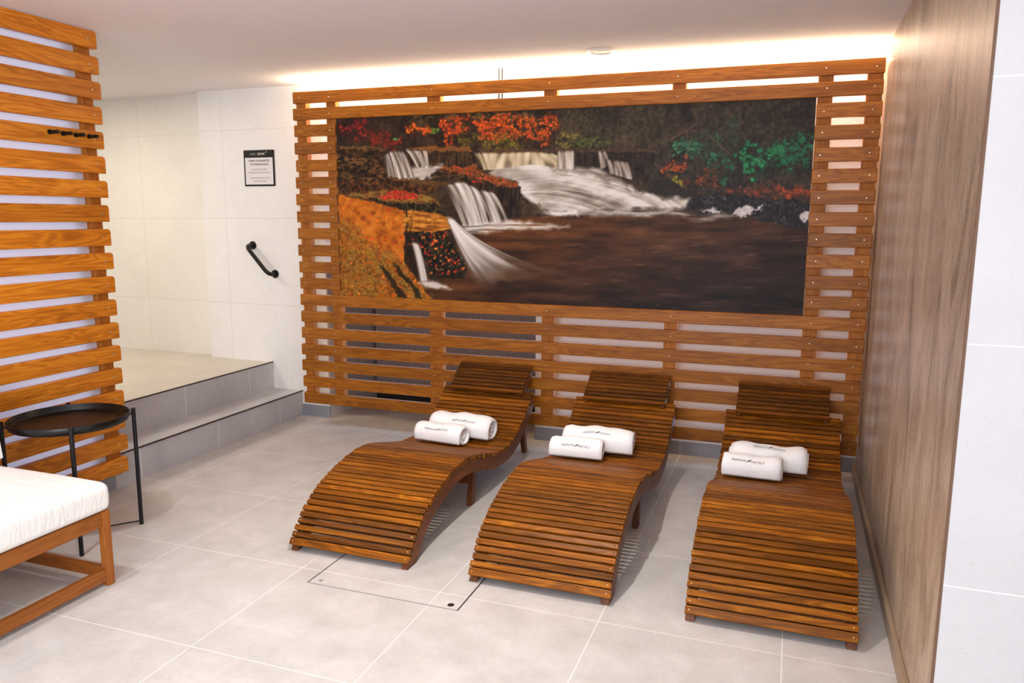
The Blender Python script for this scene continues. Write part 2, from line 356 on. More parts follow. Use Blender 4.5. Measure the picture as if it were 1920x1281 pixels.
MF={
'w1':([(123.3,83.1),(145,74),(169.1,77.8)],[(130.3,129),(165.7,129.4),(194.6,127.7)]),
'w1b':([(170.4,73),(193.1,75.2),(223.8,75.9)],[(197.3,108.8),(211.6,104.9),(227,103)]),
'w2':([(320.4,83.4),(376.1,85.6),(445.5,85.2),(492,90.2)],[(340.6,113.3),(367.3,113.7),(445.6,105.1),(538,118.5)]),
'w3':([(496.2,85.1),(527.7,85.2)],[(495.5,113.1),(528.3,115.9)]),
'w4':([(574.9,87),(588.2,86.7)],[(579.6,116.8),(597,109.1)]),
'w4b':([(588.6,102.6),(629.8,108.1)],[(595.7,123.4),(640.4,136.8)]),
'w5':([(244.1,145.1),(297.4,137.3),(331.5,154.1),(367.4,160.5)],[(294.6,223.9),(331.3,222.6),(365.2,218.2),(398.6,211.8)]),
'w6':([(262.1,208.3),(271.6,208.8),(279.7,210.2)],[(323.2,345.7),(381.4,354.8),(458.5,348.4),(515.6,332.1),(483.1,311.6),(432.6,293.8)],[(298,294.4),(310.1,279.4),(328.8,257)]),
'w7':([(183.5,259.1),(199.5,262.7)],[(201.1,337.1),(220.2,335.2)]),
}
MW, MH = 960, 384
def paint_mural():
    rng = np.random.default_rng(7)
    V, U = np.mgrid[0:MH, 0:MW].astype(np.float32)
    def vnoise(x, y, seed):
        r = np.random.default_rng(seed).random((256, 256)).astype(np.float32)
        xi = np.floor(x).astype(int); yi = np.floor(y).astype(int)
        fx = x - xi; fy = y - yi
        fx = fx*fx*(3-2*fx); fy = fy*fy*(3-2*fy)
        a = r[yi % 256, xi % 256]; b = r[yi % 256, (xi+1) % 256]
        c = r[(yi+1) % 256, xi % 256]; d = r[(yi+1) % 256, (xi+1) % 256]
        return (a*(1-fx)+b*fx)*(1-fy)+(c*(1-fx)+d*fx)*fy
    def fbm(sx, sy, seed, octs=4, u=None, v=None):
        u = U if u is None else u; v = V if v is None else v
        t = 0; w = .5; n = 0
        for k in range(octs):
            t = t + w*vnoise(u/sx*2**k + 17*k, v/sy*2**k + 31*k, seed+k); n += w; w *= .55
        return t/n
    img = np.zeros((MH, MW, 3), np.float32)
    def col(c): return np.array(c, np.float32)
    def ramp(t, *cs):
        t = np.clip(t, 0, 1)*(len(cs)-1); i = np.minimum(t.astype(int), len(cs)-2); f = (t-i)[..., None]
        cs = np.array(cs, np.float32)
        return cs[i]*(1-f)+cs[i+1]*f
    def c01(t, a, b): return np.clip((t-a)/(b-a), 0, 1)
    def mask(name, soft=1.5, rough=3.0, rs=10, pts=None):
        P = np.array(MP[name] if pts is None else pts, np.float32)
        pad = soft*3+rough*2+2
        x0 = int(max(0, P[:, 0].min()-pad)); x1 = int(min(MW, P[:, 0].max()+pad))
        y0 = int(max(0, P[:, 1].min()-pad)); y1 = int(min(MH, P[:, 1].max()+pad))
        m = np.zeros((MH, MW), np.float32)
        if x1 <= x0 or y1 <= y0: return m
        u = U[y0:y1, x0:x1]; v = V[y0:y1, x0:x1]
        if rough:
            u2 = u+(fbm(rs, rs, 101, 3, u, v)-.5)*rough*4; v2 = v+(fbm(rs, rs, 201, 3, u, v)-.5)*rough*4
        else: u2, v2 = u, v
        ins = np.zeros(u.shape, bool); dist = np.full(u.shape, 1e9, np.float32)
        n = len(P)
        for i in range(n):
            ax, ay = P[i]; bx, by = P[(i+1) % n]
            if ay != by:
                c = ((ay > v2) != (by > v2)) & (u2 < (bx-ax)*(v2-ay)/(by-ay)+ax); ins ^= c
            ex, ey = bx-ax, by-ay; L = ex*ex+ey*ey+1e-6
            t = np.clip(((u2-ax)*ex+(v2-ay)*ey)/L, 0, 1)
            dist = np.minimum(dist, (u2-ax-t*ex)**2+(v2-ay-t*ey)**2)
        sd = np.sqrt(dist)*np.where(ins, 1, -1)
        m[y0:y1, x0:x1] = c01(sd, -soft, soft)
        return m
    def lay(m, c, a=1.0):
        nonlocal img
        c = np.asarray(c, np.float32); k = (m*a)[..., None]
        img = img*(1-k)+c*k
    def leaves(m, n, pal, r=(1.0, 2.4), a=.9, elong=1.6):
        ys, xs = np.nonzero(m > .5)
        if len(ys) == 0: return
        pal = np.array(pal, np.float32)
        for q in rng.integers(0, len(ys), n):
            cx = xs[q]+rng.random(); cy = ys[q]+rng.random()
            rr = rng.uniform(*r); th = rng.uniform(0, 3.14); e = rng.uniform(1, elong)
            R_ = int(rr*e)+2
            x0, x1 = max(0, int(cx)-R_), min(MW, int(cx)+R_+1); y0, y1 = max(0, int(cy)-R_), min(MH, int(cy)+R_+1)
            du = U[y0:y1, x0:x1]-cx; dv = V[y0:y1, x0:x1]-cy
            p = (du*np.cos(th)+dv*np.sin(th))/e; s = -du*np.sin(th)+dv*np.cos(th)
            k = np.clip(1.4-np.sqrt(p*p+s*s)/rr*1.1, 0, 1)[..., None]*a
            c = pal[rng.integers(len(pal))]*rng.uniform(.65, 1.2)
            img[y0:y1, x0:x1] = img[y0:y1, x0:x1]*(1-k)+c*k
    def foliage(name, base, pal, n, r=(.9, 2.2), a=.55, soft=5, rough=5):
        m = mask(name, soft+3, rough+2, 12)
        t = fbm(6, 5, hash_(name), 4); g = fbm(22, 13, hash_(name)+9, 3)
        m = m*c01(g+m*.25, .36, .6)
        lay(m*c01(t, .32, .62), ramp(c01(t, .3, .8), np.array(base)*.4, np.array(base)*.85, np.array(base)*1.15), a+.2)
        k = m*(g+.3*(t-.5) > .47)
        leaves(k, n//2, np.array(pal)*.6, r, .6)
        leaves(k*(t > .47), n, pal, (r[0]*.8, r[1]*.8))
    def hash_(s): return sum(ord(c)*(i+3) for i, c in enumerate(s)) % 5000
    # --- forest
    t = fbm(26, 30, 1, 5); d = fbm(5, 6, 7, 3)
    lay(np.ones((MH, MW), np.float32), ramp(c01(t*.6+d*.4, .25, .75), (26, 19, 16), (52, 39, 29), (84, 64, 46)))
    lay(mask('forestR', 14, 6), ramp(c01(t*.5+d*.5, .25, .75), (28, 22, 21), (52, 42, 36), (82, 66, 52)), .9)
    lay(mask('forestM', 20, 6), ramp(c01(d*.6+t*.4, .25, .75), (40, 34, 26), (68, 60, 42), (98, 88, 58)), .55)
    for k in range(16):     # faint trunks
        x = rng.uniform(0, MW); w_ = rng.uniform(1, 4); h_ = rng.uniform(60, 130)
        mm = np.clip(1-np.abs(U-x-(V-60)*rng.uniform(-.25, .25))/w_, 0, 1)*(V < h_)
        lay(mm, (30, 22, 20), .5)
    dk = mask('forestM', 10, 6)
    leaves(dk, 500, [(92, 84, 50), (76, 66, 44), (58, 50, 36), (104, 92, 60)], (.7, 1.6), .5)
    leaves(mask('forestR', 5, 4), 500, [(84, 66, 50), (64, 50, 42), (94, 72, 50), (60, 66, 50)], (.6, 1.4), .45)
    foliage('topband', (112, 84, 44), [(140, 110, 60), (110, 88, 45), (150, 90, 45), (90, 82, 45)], 320)
    foliage('olive', (88, 76, 32), [(110, 100, 45), (140, 100, 40), (80, 76, 34)], 320)
    foliage('dred', (96, 34, 30), [(150, 38, 36), (120, 32, 30), (80, 32, 28), (170, 50, 40)], 330)
    foliage('red', (118, 40, 30), [(160, 46, 36), (130, 38, 30), (110, 50, 36)], 230)
    foliage('red2', (120, 40, 30), [(160, 46, 36), (130, 38, 30)], 90)
    foliage('grn', (70, 96, 40), [(100, 140, 66), (80, 118, 48), (130, 140, 60)], 90)
    foliage('gsm', (70, 90, 40), [(110, 140, 70)], 25, soft=2, rough=2)
    foliage('orng', (176, 74, 22), [(236, 110, 32), (214, 88, 24), (240, 140, 50), (190, 66, 24)], 260)
    foliage('ored', (160, 60, 22), [(226, 84, 30), (205, 62, 28), (236, 116, 40), (180, 56, 24), (130, 90, 40)], 520)
    foliage('oright', (160, 66, 24), [(226, 84, 30), (210, 62, 28), (236, 110, 36), (150, 84, 34)], 560)
    foliage('yel', (150, 88, 28), [(226, 120, 40), (190, 100, 36), (130, 100, 40)], 260)
    foliage('ofar', (170, 72, 24), [(232, 92, 28), (216, 74, 24), (236, 120, 38), (150, 88, 36)], 620)
    foliage('moss', (104, 98, 30), [(136, 128, 44), (104, 100, 34), (150, 110, 40), (86, 84, 30)], 360)
    foliage('bush', (112, 98, 48), [(150, 134, 70), (120, 108, 54), (96, 84, 42)], 200)
    foliage('grass', (68, 72, 40), [(92, 98, 52), (70, 76, 40), (110, 104, 56)], 240)
    # --- ledges and rocks behind
    rk = fbm(9, 4, 31, 4); rv = fbm(3, 20, 33, 3)
    rock = ramp(c01(rk, .25, .78), (26, 19, 14), (58, 40, 25), (112, 78, 44))
    lay(mask('rockL', 2, 3), rock)
    lay(mask('rockLtop', 3, 4)*c01(rk, .38, .6), (140, 98, 54), .8)
    lay(mask('rockLtop2', 2, 3), ramp(rk, (70, 48, 28), (150, 108, 60)), .8)
    leaves(mask('rockL', 1, 2), 160, [(150, 96, 50), (176, 120, 70), (60, 70, 34), (120, 60, 34)], (.6, 1.5), .6)
    face = ramp(c01(rv*.6+rk*.4, .25, .75), (28, 20, 16), (62, 44, 28), (98, 72, 44))
    lay(mask('ledgeM', 1.5, 2), face)
    lay(mask('ledgeMtop', 2, 2), ramp(rk, (84, 54, 28), (176, 116, 56)), .95)
    leaves(mask('ledgeMtop', 1, 1), 160, [(190, 110, 50), (160, 80, 40), (120, 84, 40)], (.6, 1.3), .7)
    lay(mask('ledgeR', 1.5, 2), ramp(c01(rv*.6+rk*.4, .25, .8), (24, 18, 17), (48, 36, 30), (80, 62, 48)))
    lay(mask('ledgeRtop', 1.5, 2), ramp(rk, (58, 42, 34), (116, 86, 62)), .8)
    # --- right bank
    lay(mask('bank', 4, 5), ramp(c01(t*.4+d*.6, .25, .78), (26, 22, 21), (50, 42, 36), (86, 70, 54)))
    bk = mask('bank', 2, 4)
    leaves(bk, 900, [(80, 62, 50), (58, 62, 48), (98, 70, 54), (40, 60, 46), (70, 46, 38)], (.6, 1.6), .5, 3)
    foliage('g8', (52, 66, 48), [(60, 92, 66), (76, 100, 74), (56, 76, 56)], 330, (.8, 1.8))
    foliage('g1', (46, 84, 58), [(60, 122, 84), (48, 100, 68), (84, 130, 96)], 330)
    foliage('g2', (44, 78, 54), [(58, 116, 80), (50, 92, 64)], 180)
    foliage('g3', (38, 104, 64), [(42, 138, 84), (38, 116, 70), (62, 150, 98), (32, 92, 58)], 760, (1., 2.2), .6)
    foliage('g4', (36, 88, 58), [(42, 112, 74), (36, 94, 62), (58, 122, 88)], 320, (.9, 2.))
    foliage('g5', (36, 90, 58), [(42, 116, 76), (36, 94, 62)], 300, (.9, 2.))
    foliage('g6', (46, 80, 52), [(70, 120, 76), (54, 96, 62)], 110)
    foliage('g7', (44, 72, 50), [(56, 104, 72), (50, 88, 62)], 80)
    foliage('r1', (110, 54, 34), [(160, 72, 40), (130, 56, 34), (176, 96, 52)], 200)
    foliage('r2', (140, 66, 30), [(186, 84, 38), (160, 66, 34)], 70)
    foliage('r3', (80, 52, 36), [(140, 70, 42), (110, 58, 38)], 110)
    foliage('r4', (92, 50, 38), [(140, 66, 44), (110, 56, 42), (160, 84, 50), (70, 52, 44)], 420)
    foliage('r5', (140, 66, 36), [(190, 86, 46), (160, 70, 40)], 150)
    foliage('yg', (120, 112, 38), [(150, 142, 50), (116, 116, 40), (170, 130, 50)], 140)
    for (x0, y0, x1, y1) in ((690, 75, 748, 45), (770, 60, 815, 100), (735, 96, 745, 60)):
        L = math.hypot(x1-x0, y1-y0); s = ((U-x0)*(x1-x0)+(V-y0)*(y1-y0))/L
        dd = np.abs((U-x0)*(y1-y0)-(V-y0)*(x1-x0))/L
        lay(np.clip(1.3-dd, 0, 1)*((s > 0) & (s < L)), (120, 84, 62), .7)
    lay(mask('rockR1', 2, 3), ramp(rk, (26, 22, 20), (62, 52, 44)), .9)
    # --- pool
    pm = mask('pool', 1.5, 0)
    wv = fbm(70, 12, 51, 5, U+V*.5, V); w2 = fbm(30, 3.2, 57, 4, U-V*.5, V+U*.06)
    gx = c01(U, 250, 900); gy = c01(V, 225, 380)
    base = ramp(c01(wv, .2, .8), (58, 33, 16), (92, 53, 23), (116, 70, 34))
    dark = ramp(c01(wv, .2, .85), (24, 15, 17), (44, 28, 26), (66, 46, 40))
    k = c01(gx*.75+gy*.55, .25, 1.05)[..., None]
    pool = base*(1-k)+dark*k
    pool += (c01(w2*.6+wv*.4, .56, .85)*(20*(1-.4*gy)))[..., None]*np.array([1., .8, .66], np.float32)
    tl = c01(260-U, 0, 160)*c01(V, 300, 360)
    pool = pool*(1-.55*tl[..., None])+np.array([28, 18, 12], np.float32)*.55*tl[..., None]
    lay(pm, pool)
    sk = c01(w2, .66, .8)*c01(U, 380, 600)*c01(V, 225, 240)
    lay(pm*sk, (140, 104, 84), .28)
    lay(mask('rockR', 2, 4), ramp(c01(rk*.5+d*.5, .25, .8), (18, 17, 20), (38, 35, 38), (76, 68, 62)))
    lay(mask('r4', 4, 4)*c01(rk, .4, .6), (112, 60, 44), .5)
    for q in ('sn1', 'sn2', 'sn3', 'sn4'):
        lay(mask(q, 1.2, 3, 5), ramp(d, (176, 168, 170), (236, 228, 226)), .95)
    leaves(mask('rockR', 1, 1), 70, [(190, 180, 180), (110, 104, 106), (150, 140, 140)], (.5, 1.1), .7, 4)
    # --- the big cascade
    cm = mask('cascade', 4, 4, 24)
    ax, ay = MP['cascade'][3]
    rr = np.hypot((U-ax-20)*.42, (V-ay-150))      # arcs bending over the boulders
    arc = fbm(40, 3.2, 61, 4, np.arctan2(V-ay-150, U-ax)*90, rr)
    big = fbm(36, 16, 63, 3)
    wcol = ramp(c01(arc*.55+big*.45, .22, .74), (112, 100, 88), (178, 168, 156), (224, 218, 210), (238, 233, 228))
    lay(cm, wcol, .97)
    lay(mask('casdark', 5, 4, 16), ramp(arc, (70, 58, 48), (140, 126, 110)), .8)
    lay(mask('casrock', 3, 3), ramp(rk, (44, 34, 24), (112, 90, 60)), .85)
    for (x, y, rx, ry) in ((C_[0], C_[1], C_[2], C_[3]) for C_ in ((392, 122, 26, 10), (430, 132, 40, 8), (475, 148, 30, 7), (352, 112, 22, 6))):
        lay(np.exp(-((U-x)/rx)**2-((V-y)/ry)**2)*c01(arc, .35, .6), (96, 84, 72), .55)
    fc = mask('foamC', 5, 5, 30)
    lay(fc*c01(fbm(50, 3, 71, 4), .25, .55), (206, 198, 190), .85)
    lay(mask('foamC2', 3, 2), (238, 234, 230), .9)
    # --- falls (streaks follow the two edge lines)
    def fall(key, cols, freq, soft=.07, a=1.0, bend=-.3, gam=1.0, seed=81, fade=0):
        E_ = [np.array(q, np.float32) for q in MF[key]]; T, Bm = E_[:2]
        def samp(P, n):
            s = np.linspace(0, 1, len(P)); q = np.linspace(0, 1, n)
            return np.stack([np.interp(q, s, P[:, 0]), np.interp(q, s, P[:, 1])], 1)
        n = 160; tp = samp(T, n); bp = samp(Bm, n); mt = 120
        acc = np.zeros((MH, MW), np.float32); wgt = np.zeros((MH, MW), np.float32)
        q = np.arange(n)/n; tt = np.linspace(0, 1, mt)
        r1 = np.random.default_rng(seed)
        for rep in range(16 if len(E_) > 2 else 8):
            jq = r1.random((mt, n)).astype(np.float32)*n; jt = r1.random((mt, n)).astype(np.float32)
            i = np.minimum(jq.astype(int), n-1)
            w_ = jt**(1+bend)
            x = tp[i, 0]*(1-w_)+bp[i, 0]*w_; y = tp[i, 1]*(1-jt)+bp[i, 1]*jt
            if len(E_) > 2:
                cp = samp(E_[2], n)
                x = (1-jt)**2*tp[i, 0]+2*jt*(1-jt)*cp[i, 0]+jt**2*bp[i, 0]; y = (1-jt)**2*tp[i, 1]+2*jt*(1-jt)*cp[i, 1]+jt**2*bp[i, 1]
            s = jq/n
            val = vnoise(s*freq, jt*.9, seed+1)*.62+vnoise(s*freq*2.3, jt*1.2, seed+2)*.38
            edge = np.minimum(c01(s, 0, soft), c01(1-s, 0, soft))*np.minimum(1, c01(jt, 0, .06)+.3)*(1-fade*jt**1.5)*(1 if not fade else c01(vnoise(s*freq, jt*.6, seed+3)+1.1-jt*1.1, .2, .7))
            xi = np.clip(x.astype(int), 0, MW-1); yi = np.clip(y.astype(int), 0, MH-1)
            np.add.at(acc, (yi, xi), val*edge); np.add.at(wgt, (yi, xi), 1.)
        # small blur to close holes
        def blur(z):
            p = np.pad(z, 1, mode='edge')
            return (p[:-2, 1:-1]+p[2:, 1:-1]+p[1:-1, :-2]+p[1:-1, 2:]+4*p[1:-1, 1:-1])/8
        acc = blur(blur(acc)); wgt = blur(blur(wgt))
        m = c01(wgt, .05, .5); v = np.where(wgt > 1e-4, acc/np.maximum(wgt, 1e-4), 0)
        lay(m*c01(v, .02, .3)*a, ramp(c01(v, .15, .8)**gam, *cols))
    lay(mask('pool1', 4, 4), ramp(fbm(20, 4, 73, 3), (160, 146, 136), (232, 224, 216)), .95)
    fall('w1', ((92, 80, 70), (176, 164, 154), (236, 228, 220)), 14, seed=91)
    fall('w1b', ((44, 34, 26), (150, 138, 124), (228, 220, 208)), 8, seed=95)
    fall('w2', ((108, 90, 66), (186, 170, 136), (224, 212, 188)), 26, seed=99)
    fall('w3', ((110, 96, 84), (180, 168, 156), (222, 214, 206)), 9, seed=103)
    fall('w4', ((90, 78, 70), (170, 158, 146), (210, 200, 190)), 5, seed=107)
    fall('w4b', ((84, 72, 62), (150, 138, 126), (196, 186, 176)), 12, seed=111)
    # --- foreground rocks on the left
    lay(mask('center', 2, 3), rock)
    lay(mask('centertop', 2, 3), ramp(c01(rk, .3, .7), (66, 36, 22), (130, 74, 36), (160, 100, 54)))
    leaves(mask('centertop', 1, 2), 430, [(186, 62, 34), (206, 84, 40), (160, 48, 30), (150, 100, 50), (90, 80, 36)], (.8, 1.7))
    lay(mask('centerface', 2, 2), ramp(c01(rv, .3, .8), (24, 17, 14), (50, 36, 26), (86, 66, 48)))
    leaves(mask('centerface', 1, 1)*(V < 140), 60, [(180, 60, 34), (150, 50, 30)], (.7, 1.4))
    lay(mask('logM', 2, 3), ramp(c01(rk*.5+d*.5, .28, .75), (28, 19, 13), (66, 42, 24), (120, 82, 42)))
    lay(mask('logtop', 2, 2), ramp(rk, (84, 62, 30), (140, 110, 54)), .7)
    leaves(mask('logM', 1, 1), 300, [(150, 60, 36), (120, 76, 40), (170, 90, 46), (80, 74, 36), (190, 60, 40)], (.6, 1.5), .7)
    mo = fbm(4, 3, 41, 4)
    lay(mask('flat', 1.5, 2), ramp(c01(fbm(12, 10, 43, 4), .2, .8), (140, 70, 18), (192, 106, 26), (214, 132, 44)))
    mm = mask('flatmoss', 12, 8)
    mo = mo*.55+fbm(22, 9, 45, 3)*.45
    lay(mm*c01(mo, .3, .6), ramp(c01(mo, .3, .75), (84, 54, 20), (132, 98, 36), (172, 138, 60)), .85)
    lay(mm*c01(fbm(4, 4, 47, 3), .55, .7), (74, 48, 20), .65)
    leaves(mm, 420, [(176, 148, 72), (150, 116, 46), (104, 70, 28), (214, 190, 120), (84, 72, 30)], (.5, 1.3), .5)
    leaves(mask('flat', 1, 1), 90, [(206, 60, 32), (226, 90, 34), (230, 130, 40), (180, 44, 30)], (1.2, 3.2), .85, 2.2)
    lay(mask('slab', 2, 3), ramp(c01(rk, .3, .75), (92, 58, 26), (146, 100, 42), (150, 128, 62)))
    lay(mask('slabdark', 2, 3), ramp(c01(d, .3, .8), (22, 17, 12), (46, 38, 22), (84, 84, 44)))
    leaves(mask('slabred', 2, 3), 330, [(214, 50, 36), (196, 40, 34), (226, 84, 50), (170, 44, 34)], (.9, 1.9))
    lay(mask('flat2', 1.5, 2), ramp(c01(fbm(14, 3, 49, 4), .25, .75), (112, 62, 20), (190, 118, 36), (222, 160, 72)))
    lay(mask('flat2d', 2, 2)*c01(fbm(3, 14, 53, 3), .4, .6), (56, 34, 16), .85)
    lay(mask('darkrock', 1.5, 3), ramp(c01(d, .3, .85), (18, 14, 11), (36, 28, 20), (70, 62, 44)))
    lay(mask('darkL', 2, 2), ramp(rv, (22, 15, 11), (64, 40, 26)), .95)
    leaves(mask('darkrock', 1, 1)*(V < 325), 110, [(216, 58, 36), (236, 110, 40), (196, 44, 34), (230, 140, 60), (150, 120, 60)], (1.2, 2.8), .95, 2)
    leaves(mask('darkrock', 1, 1), 260, [(60, 56, 40), (90, 84, 64), (40, 46, 26)], (.5, 1.1), .6)
    lay(mask('crack1', 2, 3), (34, 28, 16), .85); lay(mask('crack2', 2, 3), (32, 30, 16), .85)
    # --- foreground water
    fall('w5', ((54, 42, 32), (128, 116, 104), (196, 188, 178), (238, 232, 226)), 15, seed=121, gam=.9)
    lay(mask('foam5', 4, 3, 20)*c01(fbm(50, 3, 75, 3), .1, .5), (226, 220, 214), .95)
    lay(mask('w6c', 18, 5, 16), (214, 206, 200), .55)
    fall('w6', ((112, 98, 86), (186, 176, 168), (228, 222, 216), (238, 234, 230)), 8, soft=.1, seed=141, fade=.7)
    fall('w7', ((90, 76, 66), (170, 158, 148), (226, 218, 210)), 6, seed=131)
    lay(mask('foam7', 3, 2), (220, 212, 206), .9)
    img += ((np.random.default_rng(5).random((MH, MW, 1))-.5)*9).astype(np.float32)
    return np.clip(img, 0, 255)
LED_W = 12
WORLD_C = (.92, .95, 1, 1); WORLD_S = 1.1
EXPO = .57
def LIGHTS():
    # ceiling downlights of the room in front of the loungers (outside the frame)
    spot('downlight', (-.98, -1.75, 2.19), 70, (1, .96, .90), .022, 1.75, .9)
    spot('downlight', (-2.4, -2.7, 2.19), 38, (.98, .98, 1), .04, 2.1, 1.0)
    spot('downlight', (-.6, -3.6, 2.19), 30, (.98, .98, 1), .05, 1.9, 1.0)
    # warm light over the raised platform behind the left wall
    area('alcove_light', (-4.6, -.9, 2.19), (0, 0, 0), .6, .6, 16, (1, .91, .76))
    # added unseen cool fill lamps that brighten the wall in the slat gaps
    area('gap_fill', (-1.31, .082, 1.1), (PI/2, 0, PI), 3.3, 1.95, GAP_FILL_B, (.58, .74, 1))
    area('gap_fill', (-3.118, -2.8, 1.1), (PI/2, 0, PI/2), 2.6, 2.1, GAP_FILL_L, (.62, .74, 1))
    # cool soft fill lamp added behind the camera
    area('front_fill', (-.75, -5.4, 1.55), (math.radians(88), 0, math.radians(12)), 1.6, 1.0, 44, (.88, .94, 1))
GAP_FILL_B = 17.0; GAP_FILL_L = 4.0
# ------------------------------------------------------------------ the room
SX1, SZ1, SX2, SZ2 = -3.3819, .3596, -3.1452, .1728      # two steps up to the platform on the left
YB, XW, WY, ZC = .2064, .3808, -2.241, 2.205
def struct(name, mb, mat, **k): return tag(mb.build(name, mat, **k), kind='structure')
m = MB(); m.box((SX2, -7, -.1), (2.6, .95, 0)); struct('floor', m, M['floor'])
m = MB(); m.box((-7.5, -7, -.1), (SX1, .3, SZ1)); struct('floor_platform', m, M['plat'])
m = MB(); m.box((SX1, -7, -.1), (SX2, YB, SZ2)); struct('floor_step', m, M['riser'])
m = MB(); m.box((SX1-.0, -7, .0), (SX1+.004, YB, SZ1-.004)); struct('wall_riser', m, M['riser'])
m = MB(); m.box((SX1-.004, -1.45, SZ1-.004), (SX1+.006, YB, SZ1+.002)); struct('trim_1', m, M['trim'])
m = MB(); m.box((SX2-.004, -1.415, SZ2-.004), (SX2+.006, YB, SZ2+.002)); struct('trim_2', m, M['trim'])
m = MB(); m.box((-7.5, -7, ZC), (2.6, 1.0, ZC+.1)); struct('ceiling', m, M['ceil'])
# back wall, with the open niche behind the slats
m = MB(); m.box((-3.905, YB, -.1), (-2.93, .9, ZC)); struct('wall_back', m, M['terr_back'])
m = MB(); m.box((-1.45, YB, -.1), (XW+.02, .9, ZC)); m.box((-2.93, YB, 1.0), (-1.45, .9, ZC)); struct('wall_back_panel', m, M['white'])
m = MB(); m.box((-7.5, .29, 0), (-3.905, .9, ZC)); struct('wall_alcove', m, M['terr_jog'])
m = MB(); m.box((-2.9295, YB+.01, 0), (-2.925, .85, 1.0)); struct('wall_niche_side', m, M['grey'])
m = MB(); m.box((-2.925, .84, .0), (-1.45, .86, 1.0)); struct('wall_niche', m, M['darkgap'])
m = MB(); m.box((SX2, YB-.012, 0), (-2.925, YB, .08)); m.box((-1.45, YB-.012, 0), (XW, YB, .08)); struct('baseboard_back', m, M['base'])
# right side: brown stone panel, white tiled wall end
m = MB(); m.box((XW, WY+.004, 0), (XW+.012, .9, ZC)); struct('wall_right', m, M['stone'])
m = MB(); m.box((XW-.0012, WY-.001, 0), (XW+.005, WY+.004, ZC)); struct('trim_3', m, M['edge'])
m = MB(); m.box((XW+.0045, WY, 0), (XW+.012, WY+.0041, ZC)); m.box((XW+.012, WY, 0), (2.6, .9, ZC)); struct('wall_front', m, M['terr_front'])
m = MB(); m.box((XW-.017, WY+.002, 0), (XW, YB-.012, .057)); struct('baseboard_right', m, M['stone_base'], bevel=.003)
# left wall that carries the second slat screen
m = MB(); m.box((-3.30, -7, 0), (SX2+.0012, -1.412, ZC)); struct('wall_left', m, M['white'])
m = MB(); m.box((SX2, -7, 0), (SX2+.006, -1.4, .1)); struct('baseboard_left', m, M['base'])
m = MB(); m.box((-7.6, -7, 0), (-7.5, 1, ZC)); struct('wall_far_left', m, M['white'])

# ------------------------------------------------------------------ slat screen on the back wall
def screw_head(mb, p, nrm, r=.004):
    n = Vector(nrm); u = n.orthogonal().normalized(); w = n.cross(u)
    ring = lambda rr, h: [Vector(p)+n*h+(u*math.cos(k*PI/4)+w*math.sin(k*PI/4))*rr for k in range(8)]
    a, b = ring(r, 0), ring(r*.6, r*.35)
    mb.add(a+b, [(i, (i+1) % 8, 8+(i+1) % 8, 8+i) for i in range(8)]+[tuple(range(8, 16))])
ZS = [2.127, 2.028, 1.926, 1.820, 1.7145, 1.6085, 1.503, 1.3975, 1.292, 1.185, 1.078, .973] + [.867-.108*k for k in range(7)]
HS, TS = .071, .028
XB = [(-2.985, -2.915), (-2.768, -2.700), (-2.078, -1.990), (-1.357, -1.281), (-.648, -.577), (.068, .139), (.290, .362)]
scr = thing('slat_screen', (-1.31, 0, 0), 'wide orange-brown wooden slat screen on the back wall, framing the waterfall picture behind the loungers', 'slat screen')
def at(p, o): return (p[0]-o[0], p[1]-o[1], p[2]-o[2])
O = (-1.31, 0, 0)
m = MB(); sm = MB(); rr = random.Random(5)
for i, z in enumerate(ZS):
    jx = rr.uniform(-.004, .004); jz = rr.uniform(-.0015, .0015)
    spans = [(-2.992, .364)] if i < 2 or i > 11 else [(-2.989, -2.693), (.066, .365)]
    for a, b in spans: m.box(at((a+jx, rr.uniform(0, .0015), z-HS+jz), O), at((b+jx*.5, TS, z+jz), O))
    for k, (a, b) in enumerate(XB):
        if 2 <= i <= 11 and 2 <= k <= 4: continue
        screw_head(sm, at(((a+b)/2+rr.uniform(-.006, .006), -.0005, z-HS*.5+rr.uniform(-.004, .004)), O), (0, -1, 0))
m.build('slat_panel', M['slat'], scr, bevel=.004, seg=2, extra=[(sm, M['steel'])])
for a, b in XB:
    b_ = MB(); b_.box(at((a, TS, .152), O), at((b, .075, 2.12), O)); b_t = b_.build('batten', M['batten'], scr, bevel=.002, seg=1)
    b_ = MB(); b_.box(at(((a+b)/2-.018, .0752, 1.238), O), at(((a+b)/2+.018, YB-.001, 1.274), O)); b_.build('wall_bracket', M['darkgap'], b_t)

